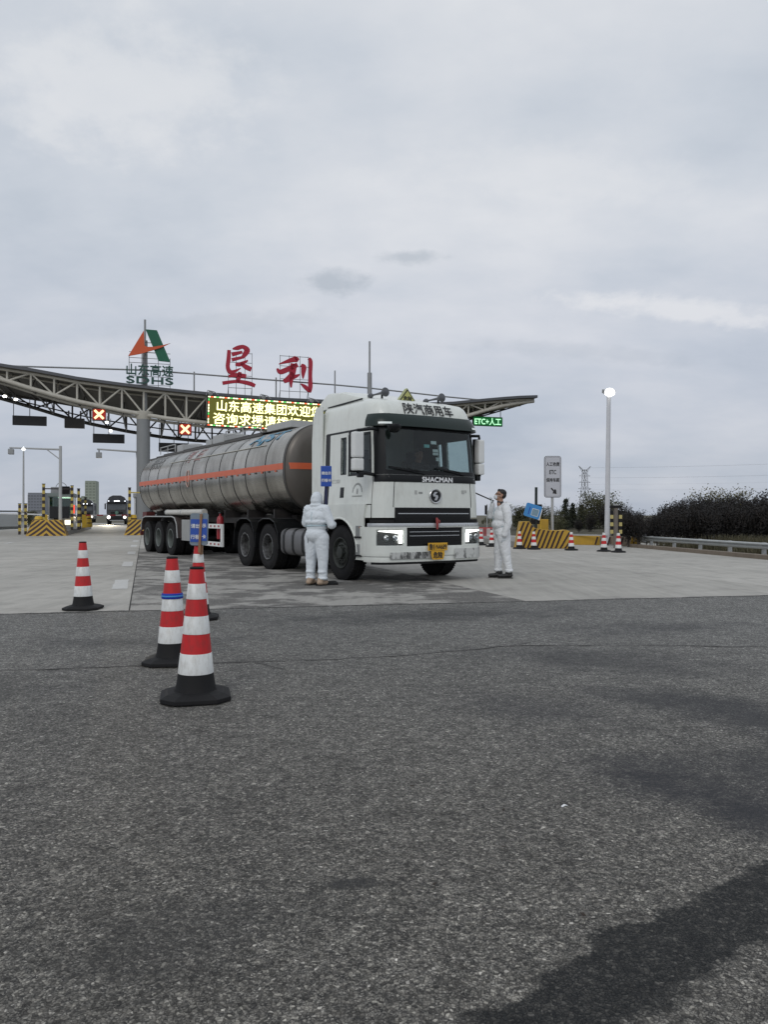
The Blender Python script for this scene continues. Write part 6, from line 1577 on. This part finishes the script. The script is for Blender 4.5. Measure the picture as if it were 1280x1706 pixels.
for i, (px, d, tp, kind) in enumerate(((866,60,846,'o'),(880,60,846,'o'),(900,62,842,'c'),(905,70,846,'o'),(925,56,852,'o'),(940,58,828,'c'),(956,60,836,'c'),(968,58,838,'c'),(950,62,848,'o'),(975,60,846,'o'),(992,56,834,'o'),(1000,58,824,'o'),(1020,60,838,'o'),(1012,50,836,'d'),(1028,52,846,'d'),(985,50,852,'d'),(965,50,862,'d'),(1040,48,838,'d'),(935,50,866,'o'),(876,48,866,'o'),(862,70,850,'c'))):
    pr, rh = {'o':(OLIVP[i % 2],3.4),'c':(CONEP[i % 2],4.0),'d':(DARKP[i % 4],3.4)}[kind]
    plant(pr, px, d, tp, {'o':'olive rounded tree in the belt behind the striped barrier','c':'pointed dark evergreen in the belt behind the striped barrier','d':'dark sapling between the sign post and the lamp post'}[kind], GO, rh, 1.15)
# far hedge line beyond the cab on the right
for px, tp in ((805,870),(812,866),(822,868),(834,866),(846,868),(858,862)):
    plant(OLIVP[px % 2], px, 95, tp - 4, 'small distant tree seen between the cab and the man in the white suit', 'distant trees beyond the plaza', 3.4)

# red and white water barriers beyond the first cones
for i, (px, py) in enumerate(((805,901),(817,901),(829,901))):
    x, y = gp(px, py); t0 = thing('water_barrier', 'plastic red and white water barrier in the row beyond the small cones', 'barrier', (x,y,0), R(-6), 'red and white water barriers')
    MB().prism([(-.22,0),(.22,0),(.20,.2),(.10,.3),(.08,.60),(-.08,.60),(-.10,.3),(-.20,.2)], ((0,1,0),(0,0,1),(1,0,0)), (-.36,0,0), .72).build('body', stripes('barrier_red_white', (.46,.40,.39), (.26,.06,.06), .36, axis=0, phase=.25*i), t0, bevel=.03)
    MB().box((0,0,.62),(.5,.06,.04)).build('top_rail', RED, t0)
# monitoring pole far behind the cab
x, y = gp(812, 884); t0 = thing('monitor_pole', 'thin grey camera pole far beyond the cab', 'pole', (x,y,0), 0)
MB().tube((0,0,0),(0,0,2.1),.05).build('pole', LGREY, t0); MB().box((-.1,0,1.65),(.16,.16,.75)).build('camera_box', FLATBLK, t0); MB().bar((0,0,1.55),(.9,0,1.55),.05).build('arm', FLATBLK, t0); MB().box((.6,0,1.45),(.25,.2,.16)).build('camera_box', FLATBLK, t0)

# dry weeds behind the rail: far too many stalks to count
rw = random.Random(31); wd = MB()
for _ in range(9000):
    f = rw.random(); u = abs(rw.gauss(0, 2.6)) + .35
    base = g0.lerp(g1, f*1.05-.03) - gn*u + Vector((0, 0, .02)); h_ = rw.uniform(.10, .42)*(1.25 if u > 2 else .8)
    a = rw.uniform(0, 6.28); w_ = rw.uniform(.008, .022); tip = base + Vector((rw.gauss(0,.08), rw.gauss(0,.08), h_)); sx3 = Vector((math.cos(a)*w_, math.sin(a)*w_, 0))
    wd.add([base-sx3, base+sx3, tip+sx3*.3, tip-sx3*.3], [(0,1,2,3)])
o = wd.build('weeds', leaf_mat('dry_weed', [(.03,.032,.014),(.075,.068,.035),(.14,.12,.07)])); o['kind'] = 'stuff'; o['label'] = 'dry weeds and grass growing behind the guardrail'; o['category'] = 'weeds'
# ------------------------------------------------------------------ pylon and wires
PYL = paint('pylon_grey', (.30,.31,.33), .6, dirt=.2)  # pale tone stands in for haze on pylon and wires
pd = 420.0; pxx = (975-640)/1282*pd; ph = 1.25 + 80*pd/1282
py_t = thing('pylon', 'distant lattice electricity pylon rising above the trees', 'pylon', (pxx, pd, 0), R(20))
lv_ = [(0,2.6),(8,1.9),(13,1.5),(18,1.15),(22,1.0),(ph-1.5,.9)]
for sx0 in (-1,1):
    for sy0 in (-1,1): MB().path([(sx0*w, sy0*w, z) for z, w in lv_], .16, 5).build('leg', PYL, py_t)
for (z0,w0),(z1,w1) in zip(lv_, lv_[1:]):
    mb = MB(); n = max(1, int((z1-z0)/3))
    for i in range(n):
        f0, f1 = i/n, (i+1)/n; a, b = w0+(w1-w0)*f0, w0+(w1-w0)*f1; za, zb = z0+(z1-z0)*f0, z0+(z1-z0)*f1
        for sy0 in (-1,1): mb.bar((-a,sy0*a,za),(b,sy0*b,zb),.14); mb.bar((a,sy0*a,za),(-b,sy0*b,zb),.14); mb.bar((-b,sy0*b,zb),(b,sy0*b,zb),.14)
    mb.build('bracing', PYL, py_t)
for z, w in ((15.5,4.2),(19,3.6),(22.5,3.6)):
    MB().bar((-w,0,z),(w,0,z),.22).bar((-w,0,z),(-.8,0,z+1.2),.12).bar((w,0,z),(.8,0,z+1.2),.12).build('cross_arm', PYL, py_t)
for s in (-1,1): MB().bar((s*.8,0,ph-2.0),(s*3.8,0,ph+.4),.35).bar((s*.8,0,ph-4),(s*3.4,0,ph-.2),.15).build('horn_arm', PYL, py_t)
wr_ = thing('power_line', 'faint sagging power lines running from the pylon over the dark tree belt', 'power line', (0,0,0))
for dx, z0 in ((-3.5,ph-.5),(3.5,ph-.5),(-3.6,21.5),(3.6,21.5),(-4,18),(4,15)):
    a = Vector((pxx+dx, pd, z0)); b = Vector((330+dx, 300, z0+4.0)); mb = MB()
    mb.path([a.lerp(b, t) - Vector((0,0,7*4*t*(1-t)*.35)) for t in frange(0,1,16)], .018, 4); mb.build('wire', PYL, wr_)

# ------------------------------------------------------------------ left-hand background
def tower(px, y_top, w_px, dist, depth, col, label, floors, bays, step=None):  # col is a pale tone with the distance haze painted in
    x = (px-640)/1282*dist; h = 1.25 + (858-y_top)*dist/1282; w = w_px*dist/1282
    t0 = thing('building', label, 'building', (x, dist, 0), R(12))
    MB().box((0,depth/2,h/2),(w,depth,h)).build('wall', paint('far_wall', col, .8, dirt=.2, scale=.1), t0)
    MB().box((0,depth/2,h+.4),(w*.98,depth*.98,.8)).build('parapet', paint('far_parapet', tuple(c*.9 for c in col), .8), t0)
    WG = paint('far_window', tuple(c*.62 for c in col), .4, dirt=.1)
    fh = h/floors; me = MB().box((0,0,0),(w/bays*.62,.15,fh*.42)).mesh('window', WG)
    for f in range(floors):
        for b_ in range(bays): link('window', me, t0, (-w/2+w*(b_+.5)/bays, -.02, fh*(f+.55)))
    if step:
        MB().box((-w*.5-step[0]*.5, depth/2, step[1]/2),(step[0],depth*.9,step[1])).build('wing', paint('far_wall', tuple(c*.88 for c in col), .8, dirt=.2, scale=.1), t0)
    return t0
tower(60, 824, 27, 330, 16, (.25,.265,.30), 'low grey slab building far behind the guardrail', 8, 6)
tower(150, 803, 17, 520, 14, (.33,.37,.31), 'tall pale green apartment tower far behind the lorries', 12, 3, step=(2.5,14))
# ramp embankment with guardrail on the far left
em = MB(); 
pr = [(-40,.9),(-26,.95),(-12,.75),(-8.2,.25),(-7.6,0)]
em.grid(lambda a, b: LN(a-2.2, b, 0) + Vector((0,0,max(-.05, lerp_tab([(-60,2.2),(-30,2.0),(-16,1.35),(-9.4,.0),(-8,-.1)], a)*min(1,(b-36)/25)))), frange(-60, -7.8, 30), frange(36, 140, 30))
struct(em.build('embankment', paint('embankment_grey', (.16,.165,.16), .9, dirt=.5, dirt_col=(.10,.105,.085), scale=.3, bmp=.3), smooth=60))
def rail(a0, b0, a1, b1, z, label, n):
    t0 = thing('guardrail', label, 'guardrail', (0,0,0)); p, q = LN(a0,b0), LN(a1,b1); d = (q-p).normalized(); nn = Vector((-d.y,d.x,0)); L = (q-p).length
    mb = MB(); mb.grid(lambda t, i: p + d*t + nn*wprof[i][0] + Vector((0,0,z+wprof[i][1])), frange(0, L, n), list(range(8))); mb.build('beam', paint('rail_steel', (.34,.35,.35), .45, metal=.4, dirt=.3), t0, solid=.006)
    for t in frange(0, L, n): c = p + d*t; MB().box((c.x,c.y,z/2+.2),(.1,.1,.46+z)).build('post', LGREY, t0)
rail(-14.5, 36.5, -7.9, 46, .05, 'steel guardrail at the outer edge of the booth lane', 6)
rail(-24, 58, -9.5, 90, 1.3, 'upper guardrail along the grey embankment', 8)
# street lamp far left (lit)
x, dist = (38.5-640)/1282*75, 75
sl = thing('street_lamp', 'slim distant street lamp with a lit head behind the guardrail', 'street lamp', (x, dist, 0), 0)
zt = 1.25 + 110*dist/1282
MB().tube((0,0,0),(0,0,zt),.11,.07,12).build('pole', LGREY, sl); MB().lathe([(0,-.16),(.16,-.12),(.20,0),(.1,.1),(0,.12)], (0,0,zt+.05), 'Z', 14).build('lamp_head', glow('street_lamp_white', (1,1,.97), 9), sl)
# small bright lamp at the left picture edge (carried by the canopy edge beam)
# low dry shrubs along the ramp foot
for i in range(6):
    a, b = -9.0 - i*1.1, 60 + 7*i; t0 = thing('shrub', 'low dry shrub growing at the foot of the grey embankment', 'shrub', LN(a, b, .3), i, 'shrubs on the embankment'); t0.scale = (.35,.35,.35)
    link('stem', OLIVP[i % 2][0], t0); link('foliage', OLIVP[i % 2][1], t0)

# ------------------------------------------------------------------ small litter on the asphalt
sx1, sy1 = gp(941, 1345)
t0 = thing('paper_scrap', 'tiny crumpled white paper scrap lying on the asphalt', 'paper scrap', (sx1, sy1, .006), .4)
MB().add([(-.016,-.004,0),(.0,-.006,.006),(.017,.0,.001),(.012,.006,.004),(-.002,.003,.010),(-.015,.005,.002)], [(0,1,4,5),(1,2,3,4)]).build('scrap', WLET, t0)
lf = paint('dead_leaf', (.035,.025,.018), .9)
for i, (px, py) in enumerate(((686,1311),(839,1351),(841,1413),(725,1474),(971,1525))):
    x, y = gp(px, py); t0 = thing('dead_leaf', 'small dark dead leaf lying flat on the asphalt', 'leaf', (x,y,.005), i*1.3, 'dead leaves on the asphalt')
    MB().add([(-.014,0,.001),(-.004,.006,.004),(.010,.005,.002),(.016,0,.004),(.008,-.006,.001),(-.005,-.005,.003)], [(0,1,2,3,4,5)]).build('blade', lf, t0)
